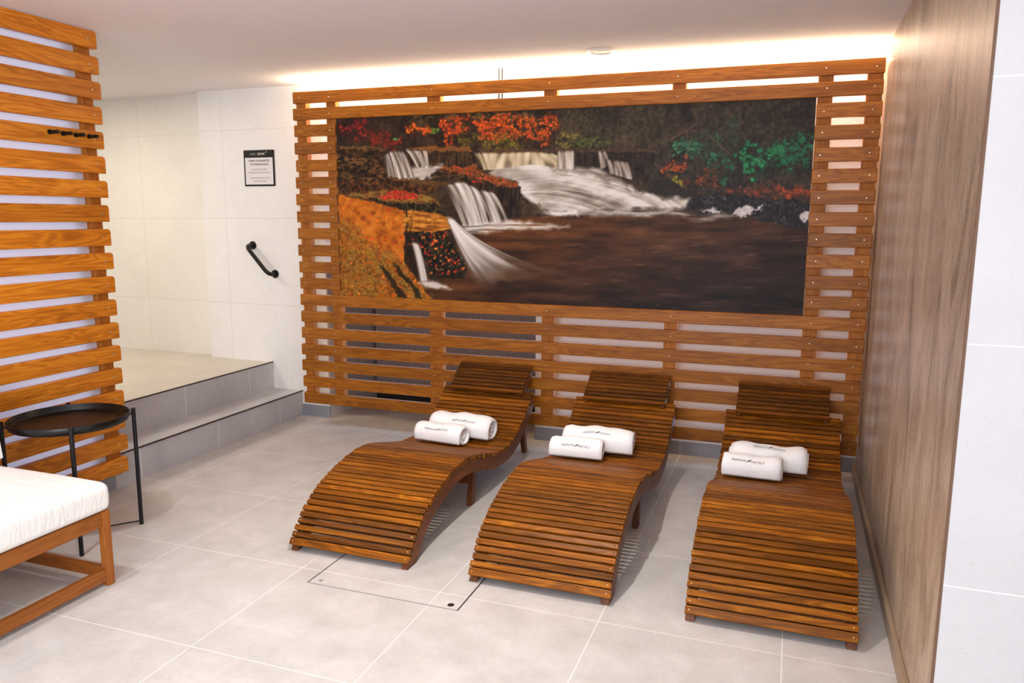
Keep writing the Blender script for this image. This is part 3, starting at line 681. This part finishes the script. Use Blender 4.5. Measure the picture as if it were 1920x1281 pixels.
# ------------------------------------------------------------------ waterfall picture
mural = None
def build_mural():
    img = paint_mural()
    c0, c1, e0, e1 = -2.73, .10, .845, 1.975
    x0, x1, z0, z1 = -2.690, .0645, .8675, 1.956
    nx, nz = 930, 368
    xs = np.linspace(x0, x1, nx); zs = np.linspace(z0, z1, nz)
    U = np.clip((xs-c0)/(c1-c0)*MW-.5, 0, MW-1.001); V = np.clip((e1-zs)/(e1-e0)*MH-.5, 0, MH-1.001)
    ui = U.astype(int); vi = V.astype(int); fu = (U-ui)[None, :, None]; fv = (V-vi)[:, None, None]
    g = (img[vi][:, ui]*(1-fu)+img[vi][:, ui+1]*fu)*(1-fv)+(img[vi+1][:, ui]*(1-fu)+img[vi+1][:, ui+1]*fu)*fv
    c = g/255.; c = np.where(c <= .04045, c/12.92, ((c+.055)/1.055)**2.4)
    X, Z = np.meshgrid(xs+1.31, zs)
    co = np.stack([X, np.full_like(X, .014), Z], -1).reshape(-1, 3)
    idx = np.arange(nx*nz).reshape(nz, nx)
    q = np.stack([idx[:-1, :-1], idx[:-1, 1:], idx[1:, 1:], idx[1:, :-1]], -1).reshape(-1, 4)
    me = bpy.data.meshes.new('printed_face')
    me.vertices.add(len(co)); me.vertices.foreach_set('co', co.astype(np.float32).ravel())
    me.loops.add(q.size); me.loops.foreach_set('vertex_index', q.astype(np.int32).ravel())
    me.polygons.add(len(q)); me.polygons.foreach_set('loop_start', np.arange(0, q.size, 4, dtype=np.int32))
    me.update(calc_edges=True)
    at_ = me.color_attributes.new('paint', 'FLOAT_COLOR', 'POINT')
    at_.data.foreach_set('color', np.concatenate([c.reshape(-1, 3), np.ones((nx*nz, 1))], 1).astype(np.float32).ravel())
    t = NT('printed_waterfall'); nd = t.t.nodes.new('ShaderNodeAttribute'); nd.attribute_name = 'paint'
    gr = t.noise(t.obj(), 260, 2, .6)
    k = t.math('ADD', t.math('MULTIPLY', gr, .3), .85*MURAL_GAIN)
    bc = t.t.nodes.new('ShaderNodeCombineXYZ')
    for i in range(3): t.l(k, bc.inputs[i])
    me.materials.append(t.fin(t.mix(1.0, nd.outputs['Color'], bc.outputs[0], 'MULTIPLY'), .5, .25))
    root = thing('waterfall_picture', (-1.31, 0, 0), 'wide printed picture of an autumn waterfall and brown pool, set inside the back slat screen', 'picture')
    f = bpy.data.objects.new('printed_face', me); COL.objects.link(f); f.parent = root
    b = MB(); b.box((x0+1.31, .0142, z0), (x1+1.31, .0275, z1)); b.build('backing_board', M['darkgap'], root)
    h = MB()
    for x in (-1.627, -1.607): h.box((x+1.31-.0035, .031, 1.93), (x+1.31+.0035, .036, 2.2))
    h.build('hanger', M['darkgap'], root)
    h2 = MB(); h2.box((-1.65+1.31, .0275, 1.90), (-1.58+1.31, .036, 1.945)); h2.build('bracket', M['darkgap'], root)
MURAL_GAIN = 1.25
build_mural()

# niche grille behind the slats
m = MB(); m.box((-2.90, .80, .13), (-1.53, .815, .99))
tag(m.build('ventilation_grille', M['ribbed']), 'dark grey ribbed grille deep in the niche behind the lower left slats', 'grille')

# ------------------------------------------------------------------ slat screen on the left wall
XF = -3.085
s2 = thing('slat_screen', (XF, -2.4, 0), 'orange-brown wooden slat screen on the left wall behind the black side table', 'slat screen')
O = (XF, -2.4, 0)
m = MB(); sm = MB(); rr = random.Random(8)
for k in range(19):
    z1 = 2.2-.1126*k; z0 = z1-.079; ye = -1.362+rr.uniform(-.004, .004)
    rc = .016; arc = [(ye-rc+rc*math.sin(a), z1-rc+rc*math.cos(a)) for a in np.linspace(0, PI/2, 6)]
    poly = [(-4.1, z0), (-4.1, z1)]+arc+[(ye, z0)]
    m.prism(poly, lambda p, x: at((x, p[0], p[1]), O), XF+rr.uniform(-.001, .001), XF-.03)
    screw_head(sm, at((XF+.0012, -1.41+rr.uniform(-.004, .004), (z0+z1)/2), O), (1, 0, 0), .0045)
m.build('slat_panel', M['slat_y'], s2, bevel=.0035, extra=[(sm, M['steel'])])
for y in (-1.445, -2.25, -3.1):
    b_ = MB(); b_.box(at((XF-.06, y, .08), O), at((XF-.03, y+.065, 2.2), O)); b_.build('batten', M['batten'], s2, bevel=.002, seg=1)
m = MB(); m.box(at((XF-.058, -4.1, 2.196), O), at((XF-.004, -1.38, 2.2045), O)); m.build('top_strip', M['grey'], s2)

hk = [(-1.652, 'the one farthest from the screen end'), (-1.586, 'second from the left'), (-1.520, 'third from the left'), (-1.449, 'the one nearest the screen end')]
for i, (y, w) in enumerate(hk):
    r0 = thing('coat_hook', (XF, y, 1.722), 'small black peg hook on the left slat screen, '+w, 'hook', 'peg hooks in a row on the left slat screen')
    m = MB(); m.tube([(.0015, 0, 0), (.006, 0, 0)], .011, 16); m.build('rosette', M['black'], r0)
    m = MB(); m.tube([(.006, 0, 0), (.05, 0, 0), (.054, 0, 0)], [.0075, .0085, .0075], 16); m.build('peg', M['black'], r0)

# ------------------------------------------------------------------ sign and grab bar on the back wall
sg = thing('wall_sign', (-3.417, YB, 1.684), 'small black-framed white notice on the pale wall left of the picture', 'sign')
def wallY(x, y, z): return (x, y, z)
m = MB(); m.box((-.1225, -.006, -.119), (.1225, -.0005, .119)); m.build('backing_plate', M['frame'], sg, bevel=.001, seg=1)
m = MB(); m.box((-.111, -.0075, -.108), (.111, -.0058, .069)); m.build('white_sheet', M['paper'], sg)
def put_text(body, size, x, z, mat, y=-.0079, bold=0, space=1.0, fit=None):
    vs, fs = text_mesh(body, size, 0, 'CENTER', bold, space)
    k = 1.
    if fit: k = fit/(max(v.x for v in vs)-min(v.x for v in vs))
    mb = MB(); mb.add([(x+v.x*k, y, z+v.y) for v in vs], fs)
    o = mb.build('lettering', mat, sg)
    return o
put_text('HOTEL', .017, -.046, .092, M['signhead'], -.0064, 0, 1.05, .046)
put_text('ZEFIR', .019, .018, .092, M['signhead'], -.0064, .0006, 1.05, .062)
m = MB(); m.add([(.050, -.0064, .096), (.058, -.0064, .107), (.068, -.0064, .112), (.061, -.0064, .102)], [(0, 1, 2, 3)]); m.build('leaf_emblem', M['signhead'], sg)
put_text('PROSIMY O ZACHOWANIE CISZY', .0165, .004, .048, M['signtext'], bold=.0004, fit=.168)
put_text('W STREFIE RELAKSU', .0165, .004, .024, M['signtext'], bold=.0004, fit=.15)
put_text('PLEASE KEEP SILENCE', .0135, .004, -.010, M['ink_soft'], fit=.122)
put_text('AND PEACE IN THE RELAX ZONE', .0135, .0, -.030, M['ink_soft'], fit=.17)
put_text('WIR BITTEN UM RUHE IN DER', .0135, .004, -.066, M['ink_soft'], fit=.156)
put_text('ENTSPANNUNGSZONE', .0135, .004, -.086, M['ink_soft'], fit=.10)

gb = thing('grab_bar', (-3.415, YB, 1.07), 'black metal grab bar with bent ends slanting down the pale wall above the steps', 'grab bar')
p0, p1 = Vector((-.087, 0, .096)), Vector((.087, 0, -.096)); dr = (p1-p0).normalized(); out = Vector((0, -1, 0))
pts = [p0+out*.002]
rb = .04; dep = .075
for a in np.linspace(0, PI/2, 7): pts.append(p0+out*(dep-rb+rb*math.sin(a))+dr*(rb-rb*math.cos(a)))
for a in np.linspace(PI/2, 0, 7): pts.append(p1+out*(dep-rb+rb*math.sin(a))-dr*(rb-rb*math.cos(a)))
pts.append(p1+out*.002)
m = MB(); m.tube(pts, .0135, 16); m.build('bar', M['black'], gb)
for p in (p0, p1):
    m = MB(); m.tube([p-out*.002, p+out*.006, p+out*.009], [.028, .028, .024], 24); m.build('wall_flange', M['black'], gb)

# ------------------------------------------------------------------ ceiling light and LED strip
sp_ = thing('ceiling_spotlight', (-.983, -.195, ZC), 'round white recessed ceiling spotlight above the middle lounger', 'ceiling light')
m = MB(); m.lathe([(.056, -.004), (.060, -.0075), (.068, -.008), (.073, -.004), (.0735, 0)], (0, 0, 0), 48); m.build('trim_ring', M['white_ring'], sp_)
m = MB(); m.lathe([(.0005, -.0045), (.03, -.0045), (.056, -.0035), (.057, -.001)], (0, 0, 0), 40); m.build('diffuser', M['diff'], sp_)
LEDY, LEDZ = .05, 2.122
ls = thing('led_strip', (-1.31, LEDY, LEDZ), 'glowing warm white light strip along the top of the back slat screen', 'light strip')
m = MB(); m.box((-1.67, -.007, 0), (1.685, .007, .003)); m.build('tape', M['led'], ls)
def area(name, loc, rot, sx, sy, power, color, parent=None, spread=PI):
    l = bpy.data.lights.new(name, 'AREA'); l.shape = 'RECTANGLE'; l.size = sx; l.size_y = sy; l.energy = power; l.color = color; l.spread = spread
    o = bpy.data.objects.new(name, l); COL.objects.link(o); o.location = loc; o.rotation_euler = rot
    if parent: o.parent = parent
    return o
area('led_glow', (0, .0, .006), (PI, 0, 0), 3.34, .02, LED_W, (1, .85, .62), ls)

# ------------------------------------------------------------------ sun loungers
PROF = [(-1.712, .030), (-1.690, .062), (-1.645, .112), (-1.59, .160), (-1.52, .203), (-1.43, .238), (-1.33, .263), (-1.22, .281), (-1.12, .284), (-1.02, .270),
        (-.91, .243), (-.80, .215), (-.69, .196), (-.58, .192), (-.48, .207), (-.39, .242), (-.31, .288), (-.24, .335), (-.175, .380)]
YO = -.9
def smooth_curve(P, n=24):
    out = []
    P = [Vector((0, y-YO, z)) for y, z in P]
    Q = [P[0]*2-P[1]]+P+[P[-1]*2-P[-2]]
    for i in range(1, len(Q)-2):
        a, b, c, d = Q[i-1:i+3]
        for k in range(n):
            t = k/n
            out.append(.5*((2*b)+(c-a)*t+(2*a-5*b+4*c-d)*t*t+(3*b-a-3*c+d)*t**3))
    out.append(P[-1]); return out
def resample(C, step, s0=0.):
    L = [0.]
    for i in range(1, len(C)): L.append(L[-1]+(C[i]-C[i-1]).length)
    res = []; s = s0; j = 0
    while s <= L[-1]:
        while j < len(L)-2 and L[j+1] < s: j += 1
        f = (s-L[j])/max(1e-9, L[j+1]-L[j]); p = C[j].lerp(C[j+1], f)
        i0, i1 = max(0, j-4), min(len(C)-1, j+5); tg = (C[i1]-C[i0]).normalized()
        res.append((p, tg)); s += step
    return res
def slat_deck(C, half, pitch, mb, sc, rnd, w=.0222, th=.022, screws=True, first=None, bs=None, bright=()):
    X = Vector((1, 0, 0))
    R_ = resample(C, pitch, pitch*.5)
    for i, (p, tg) in enumerate(R_):
        nr = X.cross(tg).normalized()
        ww = first if (first and i == 0) else w
        j = rnd.uniform(-.0018, .0018)
        mb.obox(p-nr*(th/2)+X*j+nr*rnd.uniform(-.0006, .0006), X, tg, nr, (half+rnd.uniform(-.0015, .0015), ww/2, th/2))
        if screws:
            for sx in (-1, 1): screw_head(bs if i in bright else sc, p+X*(sx*(half-.014))+nr*.0006, nr, .0024)
def rail(C, x0, x1, dep, th=.022, floor_cut=True, end_up=0.):
    X = Vector((1, 0, 0)); R_ = resample(C, .03, 0.)
    if end_up: R_.append((R_[-1][0]+R_[-1][1]*end_up, R_[-1][1]))
    up = [p-X.cross(t).normalized()*(th+.0004) for p, t in R_]; lo = [p-X.cross(t).normalized()*(th+dep) for p, t in R_]
    if floor_cut:
        up = [q for q in up if q.z > .002]; lo = [q for q in lo if q.z > .004]
        a = Vector((0, up[0].y-.012, 0)); a2 = Vector((0, lo[0].y, 0))
        up = [a]+up; lo = [a2]+lo
    n = len(up); mb = MB()
    m_ = len(lo)
    mk = lambda q, x: (x, q.y, q.z)
    # strip-wise prism (quads between the two curves), both polylines resampled to the same count
    def rs(Pl, k):
        s = np.linspace(0, len(Pl)-1, k); return [Pl[int(v)].lerp(Pl[min(int(v)+1, len(Pl)-1)], v-int(v)) for v in s]
    k = max(n, m_); A = rs(up, k); B = rs(lo, k)
    vs = [mk(q, x) for x in (x0, x1) for q in A+B]; fs = []
    for i in range(k-1):
        fs.append((i, i+1, k+i+1, k+i)); o = 2*k
        fs.append((o+i+1, o+i, o+k+i, o+k+i+1))
        fs.append((i+1, i, o+i, o+i+1)); fs.append((k+i, k+i+1, o+k+i+1, o+k+i))
    o = 2*k
    fs.append((0, k, o+k, o)); fs.append((k-1, o+k-1, o+2*k-1, 2*k-1))
    mb.add(vs, fs); return mb
BODY = smooth_curve(PROF)
HEAD = smooth_curve([(-.222, .388), (-.175, .428), (-.12, .466), (-.075, .494), (-.036, .516)])
def make_lounger(loc, label, seed):
    root = thing('sun_lounger', loc, label, 'sun lounger', 'wavy wooden loungers lined up along the back slat screen')
    rnd = random.Random(seed)
    d = MB(); s = MB(); b2 = MB(); slat_deck(BODY, .2725, .0302, d, s, rnd, first=.029, bs=b2, bright=(0, 1, 3))
    d.build('slat_deck', M['lounger'], root, bevel=.0025, seg=2, extra=[(s, M['darkscrew']), (b2, M['brass'])])
    for sx in (-1, 1):
        a, b = sorted((sx*.2705, sx*.2385))
        rail(BODY, a, b, .062, end_up=.012).build('side_rail', M['lounger_rail'], root, bevel=.003, seg=1)
    d = MB(); s = MB(); slat_deck(HEAD, .2225, .0277, d, s, rnd, .0205, .016, False)
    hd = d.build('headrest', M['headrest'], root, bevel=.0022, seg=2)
    for sx in (-1, 1):
        a, b = sorted((sx*.220, sx*.196))
        rail(HEAD, a, b, .045, .016, False).build('headrest_rail', M['lounger_rail'], hd, bevel=.003, seg=1)
    X = Vector((1, 0, 0))
    for sx in (-1, 1):
        for (yf, yt, zt, xi, w) in ((-.965, -.925, .19, .236, .05), (-.07, -.165, .30, .203, .042)):
            mb = MB(); a = Vector((sx*(xi-.013), yf-YO, 0)); b = Vector((sx*(xi-.013), yt-YO, zt))
            vs = []
            for q in (a, b):
                for (i, j) in ((-1, -1), (1, -1), (1, 1), (-1, 1)): vs.append((q.x+i*.0125, q.y+j*w/2, q.z))
            mb.add(vs, [(3,2,1,0),(4,5,6,7),(0,1,5,4),(1,2,6,5),(2,3,7,6),(3,0,4,7)])
            mb.build('leg', M['lounger_rail'], root, bevel=.002, seg=1)
    for (y, z) in ((-.955, .12), (-.13, .235)):
        mb = MB(); mb.obox((0, y-YO, z), X, (0, 1, 0), (0, 0, 1), (.215 if y < -.5 else .18, .011, .02)); mb.build('crossbar', M['lounger_rail'], root, bevel=.002, seg=1)
    return root
LX = [-1.6125, -.8140, -.0070]
make_lounger((LX[0], YO, 0), 'dark brown wavy slatted wooden lounger nearest the steps, with white towels on its seat', 11)
make_lounger((LX[1], YO, 0), 'dark brown wavy slatted wooden lounger standing between the two other loungers', 23)
make_lounger((LX[2], YO-.012, 0), 'dark brown wavy slatted wooden lounger beside the brown stone wall', 37)

# ------------------------------------------------------------------ rolled towels
def towel(name_label, loc, L, a, b, rz, seed, tw, vtext):
    root = thing('rolled_towel', loc, name_label, 'towel', 'white rolled towels on the loungers', rz)
    rnd = random.Random(seed); turns = 3.3; n = 150
    inner = .16
    th0 = math.radians(-146)                      # loose outer edge low on the front
    def P(i, rin):
        f = i/(n-1); th = th0-2*PI*turns*f        # wind inwards
        r = 1-(1-inner)*f+.07*max(0., 1-f/.022)
        r2 = r-(.0 if not rin else (1-inner)/turns*.86)
        r2 = max(r2, .03)
        y = -math.cos(th+PI)*0
        cy, cz = math.cos(th)*r2*a, math.sin(th)*r2*b
        r2 *= 1
        z = b*.97+cz
        if z < .012*b/.05: z = .012*b/.05+.25*(z-.012*b/.05)
        return cy, max(z, 0.0003)
    ns = 15; xs = [(-.5+k/(ns-1))*L for k in range(ns)]
    mb = MB(); ph = rnd.uniform(0, 6)
    def D(x, i):
        f = i/(n-1)
        e = (abs(x)/(L/2))
        xx = x*(1+.035*math.sin(3.1*f*PI+ph)*e)-(.012*f*e*(1 if x > 0 else -1))
        return xx, 1+.035*math.sin(x*23+ph)*(1-f)+.02*math.sin(x*51+2*ph)-(.06*max(0, e-.86)/.14)
    vs = []
    for x in xs:
        for rin in (0, 1):
            for i in range(n):
                y, z = P(i, rin); xx, s = D(x, i)
                vs.append((xx, y*s, max(z*s, .0003)))
    fs = []; st = 2*n
    for k in range(ns-1):
        o = k*st; p = o+st
        for i in range(n-1):
            fs.append((o+i, o+i+1, p+i+1, p+i)); fs.append((o+n+i+1, o+n+i, p+n+i, p+n+i+1))
        fs.append((o, p, p+n, o+n)); fs.append((o+n-1, o+2*n-1, p+2*n-1, p+n-1))
    for o in (0, (ns-1)*st):
        for i in range(n-1): fs.append((o+i, o+n+i, o+n+i+1, o+i+1))
    mb.add(vs, fs, True)
    o = mb.build('towel_roll', M['towel'], root)
    # printed words wrapped round the roll
    def surf(x, s):
        th = vtext+s/((a+b)/2)                  # angle measured from straight up, towards the front
        y, z = -math.sin(th)*a, b*.97+math.cos(th)*b
        q = 1+.035*math.sin(x*23+ph)+.02*math.sin(x*51+2*ph)
        k = (q+.012)
        return (x, y*k, z*k)
    tm = MB()
    for body, x0, w in (('PREMIUM', -.245, .40), ('HOTELS', .30, .36)):
        t_, f_ = text_mesh(body, .0155, 0, 'CENTER', .0, 1.2)
        W_ = max(v.x for v in t_)-min(v.x for v in t_)
        tm.add([surf(tw[0]+tw[1]*x0+v.x*tw[1]*w/W_, -v.y) for v in t_], f_)
    lf = [(-.007, -.006), (.004, .004), (.019, .011), (.010, .001)]
    lf = [(.031+x, y) for x, y in lf]
    tm.add([surf(tw[0]+x*tw[1]/.145-.03*tw[1]/.145, -y) for x, y in lf], [(0, 1, 2, 3)])
    pr = tm.build('printed_lettering', M['ink'], root)
    return root
seat = .1935
towel('larger white rolled towel on the lounger nearest the steps, behind a smaller roll', (LX[0]+.003, -.535, seat-.004), .345, .076, .073, math.radians(-5), 1, (.03, .15), 1.0)
towel('smaller white rolled towel in front of a bigger roll on the lounger nearest the steps', (LX[0]-.060, -.678, seat), .275, .061, .058, math.radians(-6), 2, (-.005, .15), 1.0)
towel('larger white rolled towel on the middle lounger, partly hidden by a smaller roll', (LX[1]-.050, -.540, seat-.004), .345, .076, .072, math.radians(1), 3, (-.005, .148), .86)
towel('smaller white rolled towel in front on the middle lounger', (LX[1]-.125, -.682, seat), .255, .061, .058, math.radians(1), 4, (.0, .15), 1.15)
towel('larger white rolled towel on the lounger by the brown stone wall', (LX[2]-.048, -.552, seat-.004), .35, .074, .070, math.radians(-1), 5, (.0, .15), .55)
towel('smaller white rolled towel in front on the lounger by the brown stone wall', (LX[2]-.112, -.694, seat), .262, .061, .060, math.radians(-2), 6, (-.02, .15), .88)

# ------------------------------------------------------------------ black tray table
TC = (-2.828, -1.89)
tb = thing('side_table', (TC[0], TC[1], 0), 'round black metal tray side table by the left slat screen', 'side table')
m = MB(); m.lathe([(.0005, .500), (.2, .500), (.2195, .503), (.2215, .506), (.2255, .529), (.2265, .530), (.2275, .529), (.2235, .503), (.2205, .4985), (.2, .4965), (.0005, .4965)], (0, 0, 0), 96)
m.build('tray', M['tray'], tb)
LG = [(.636, .771), (.771, -.636), (-.636, -.771), (-.771, .636)]
for dx, dy in LG:
    m = MB(); m.tube([(dx*.243, dy*.243, 0), (dx*.243, dy*.243, .534)], .0085, 14)
    lg = m.build('leg', M['black'], tb)
    m = MB(); m.obox((dx*.231, dy*.231, .507), (dx, dy, 0), (-dy, dx, 0), (0, 0, 1), (.007, .006, .003)); m.obox((dx*.2295, dy*.2295, .518), (dx, dy, 0), (-dy, dx, 0), (0, 0, 1), (.0015, .006, .012)); m.build('bracket', M['black'], lg)
for i in (0, 1):
    a, b = LG[i], LG[i+2]
    m = MB(); m.tube([(a[0]*.236, a[1]*.236, .016+.007*i), (b[0]*.236, b[1]*.236, .016+.007*i)], .0035, 8); m.build('floor_rod', M['black'], tb)

# ------------------------------------------------------------------ low lounge chair
CH = (-2.325, -2.175)
ch = thing('lounge_chair', (CH[0]-.36, CH[1]-.38, 0), 'low wooden-framed lounge chair with white cushions in front of the black side table', 'lounge chair')
O = (CH[0]-.36, CH[1]-.38, 0)
x0, x1, y0, y1 = -3.045, CH[0], CH[1]-.76, CH[1]
def bar(name, a, b, mat, be=.003):
    m = MB(); m.box(at(a, O), at(b, O)); return m.build(name, mat, ch, bevel=be)
for (a, b) in ((x1-.026, x1), (x0, x0+.03)):
    for (c, d) in ((y1-.034, y1), (y0, y0+.034)):
        bar('leg', (a, c, 0), (b, d, .287 if a > -2.9 else .56), M['chair_z'])
bar('front_rail', (x1-.028, y0+.034, .232), (x1-.004, y1-.034, .286), M['chair_y'])
bar('front_rail', (x1-.05, y0+.034, .262), (x1-.028, y1-.034, .279), M['chair_y'])
bar('lower_rail', (x1-.024, y0+.034, .022), (x1-.002, y1-.034, .068), M['chair_y'])
for y in (y1-.030, y0+.008):
    bar('lower_rail', (x0+.03, y, .026), (x1-.026, y+.022, .07), M['chair_x'])
    bar('side_rail', (x0+.03, y, .232), (x1-.026, y+.022, .28), M['chair_x'])
bar('rear_rail', (x0+.004, y0+.034, .232), (x0+.026, y1-.034, .28), M['chair_y'])
bar('back_rail', (x0+.004, y0+.034, .48), (x0+.026, y1-.034, .54), M['chair_y'])
def cushion(name, size, loc, rot, crown, puff=.03, seed=0, bev=.035):
    bm = bmesh.new(); bmesh.ops.create_grid(bm, x_segments=26, y_segments=26, size=.5)
    bm.free()
    sx, sy, sz = size; n = 26; vs = []; fs = []
    rnd = np.random.default_rng(seed)
    def f(u):                                     # plan rounding
        return u
    def pt(u, v, top):
        e = 1-max(abs(u), abs(v))
        ex = (1-u*u)*(1-v*v)
        z = (sz/2+crown*ex**.5)*(1 if top else -1) if top else -sz/2-.0*ex
        return [u*sx/2, v*sy/2, z]
    ring = []
    grid = np.linspace(-1, 1, n)
    P = {}
    for t_ in (1, 0):
        for i, u in enumerate(grid):
            for j, v in enumerate(grid):
                P[(t_, i, j)] = len(vs)
                x, y, z = pt(u, v, t_)
                vs.append([x, y, z])
    for t_ in (1, 0):
        for i in range(n-1):
            for j in range(n-1):
                q = [P[(t_, i, j)], P[(t_, i+1, j)], P[(t_, i+1, j+1)], P[(t_, i, j+1)]]
                fs.append(tuple(q if t_ else q[::-1]))
    edge = [(i, 0) for i in range(n)]+[(n-1, j) for j in range(1, n)]+[(i, n-1) for i in range(n-2, -1, -1)]+[(0, j) for j in range(n-2, 0, -1)]
    K = len(edge); lay = [[P[(0,)+e] for e in edge]]
    for h in (.25, .5, .75):
        r_ = []
        for (i, j) in edge:
            u, v = grid[i], grid[j]; r_.append(len(vs))
            bul = 1+puff*math.sin(h*PI)
            vs.append([u*sx/2*(1+puff*math.sin(h*PI)*abs(u)**8), v*sy/2*(1+puff*math.sin(h*PI)*abs(v)**8), -sz/2+sz*h])
        lay.append(r_)
    lay.append([P[(1,)+e] for e in edge])
    for a_, b_ in zip(lay[:-1], lay[1:]):
        for i in range(K): fs.append((a_[i], a_[(i+1) % K], b_[(i+1) % K], b_[i]))
    mb = MB(); mb.add(vs, fs, True)
    o = mb.build(name, M['canvas'], ch, bevel=bev, seg=5, ang=50)
    o.location = at(loc, O); o.rotation_euler = rot
    return o
cushion('seat_cushion', (.615, .765, .108), (x1-.305, (y0+y1)/2+.002, .287+.054), (0, 0, 0), .02, .012, 3)
cushion('back_cushion', (.135, .745, .36), (x1-.628, (y0+y1)/2+.001, .585), (0, -.27, 0), .02, .03, 5, .04)

# ------------------------------------------------------------------ floor access hatch
ht = thing('floor_hatch', (-1.342, -1.6, 0), 'flush tiled floor hatch with a black plug, before the left and middle loungers', 'hatch')
O = (-1.342, -1.6, 0)
hx0, hx1, hy0, hy1 = -1.649, -1.035, -1.925, -1.30
m = MB(); m.box((hx0, hy0, .0), (hx1, hy1, .0012))
cov = m.build('tiled_cover', M['floor'], None)      # mesh kept in room coordinates so the joints run on
cov.parent = ht; cov.matrix_parent_inverse = Matrix.Translation((1.342, 1.6, 0))
for x in (hx0, hx1):
    m = MB(); m.box(at((x-.0022, hy0, 0), O), at((x+.0022, hy1, .0016), O)); m.build('side_seam', M['darkgap'], ht)
m = MB(); m.box(at((hx0, hy0-.002, 0), O), at((hx1, hy0+.001, .0015), O)); m.build('front_seam', M['ink_soft'], ht)
m = MB(); m.lathe([(.0003, .0022), (.0105, .0022), (.0125, .0014)], at((-1.072, -1.897, 0), O), 24); m.build('key_plug', M['black'], ht)
m = MB(); m.lathe([(.0003, .0018), (.007, .0018), (.009, .0013)], at((-1.611, -1.896, 0), O), 20); m.build('key_hole', M['ink_soft'], ht)

# ------------------------------------------------------------------ lights, world, camera
def spot(name, loc, power, color, r=.05, size=2.4, blend=.6, rot=(0, 0, 0)):
    l = bpy.data.lights.new(name, 'SPOT'); l.energy = power; l.color = color; l.shadow_soft_size = r; l.spot_size = size; l.spot_blend = blend
    o = bpy.data.objects.new(name, l); COL.objects.link(o); o.location = loc; o.rotation_euler = rot; return o
LIGHTS()
w = bpy.data.worlds.new('world'); SC.world = w; w.use_nodes = True
w.node_tree.nodes['Background'].inputs[0].default_value = WORLD_C; w.node_tree.nodes['Background'].inputs[1].default_value = WORLD_S
cam = bpy.data.cameras.new('camera'); co = bpy.data.objects.new('camera', cam); COL.objects.link(co); SC.camera = co
cam.sensor_width = 36; cam.sensor_fit = 'HORIZONTAL'; cam.lens = 1454.0*36/1920; cam.clip_start = .02
yaw, pit, rol = -.3457, .1580, .00455
f = Vector((math.sin(yaw)*math.cos(pit), math.cos(yaw)*math.cos(pit), -math.sin(pit)))
r = Vector((math.cos(yaw), -math.sin(yaw), 0)); u = r.cross(f)
r2 = r*math.cos(rol)+u*math.sin(rol); u2 = -r*math.sin(rol)+u*math.cos(rol)
Mx = Matrix((r2, u2, -f)).transposed().to_4x4(); Mx.translation = (0, -4.2454, 1.36)
co.matrix_world = Mx
SC.view_settings.view_transform = 'Standard'; SC.view_settings.look = 'None'; SC.view_settings.exposure = EXPO; SC.view_settings.gamma = .93
SC.cycles.max_bounces = 8; SC.cycles.diffuse_bounces = 5
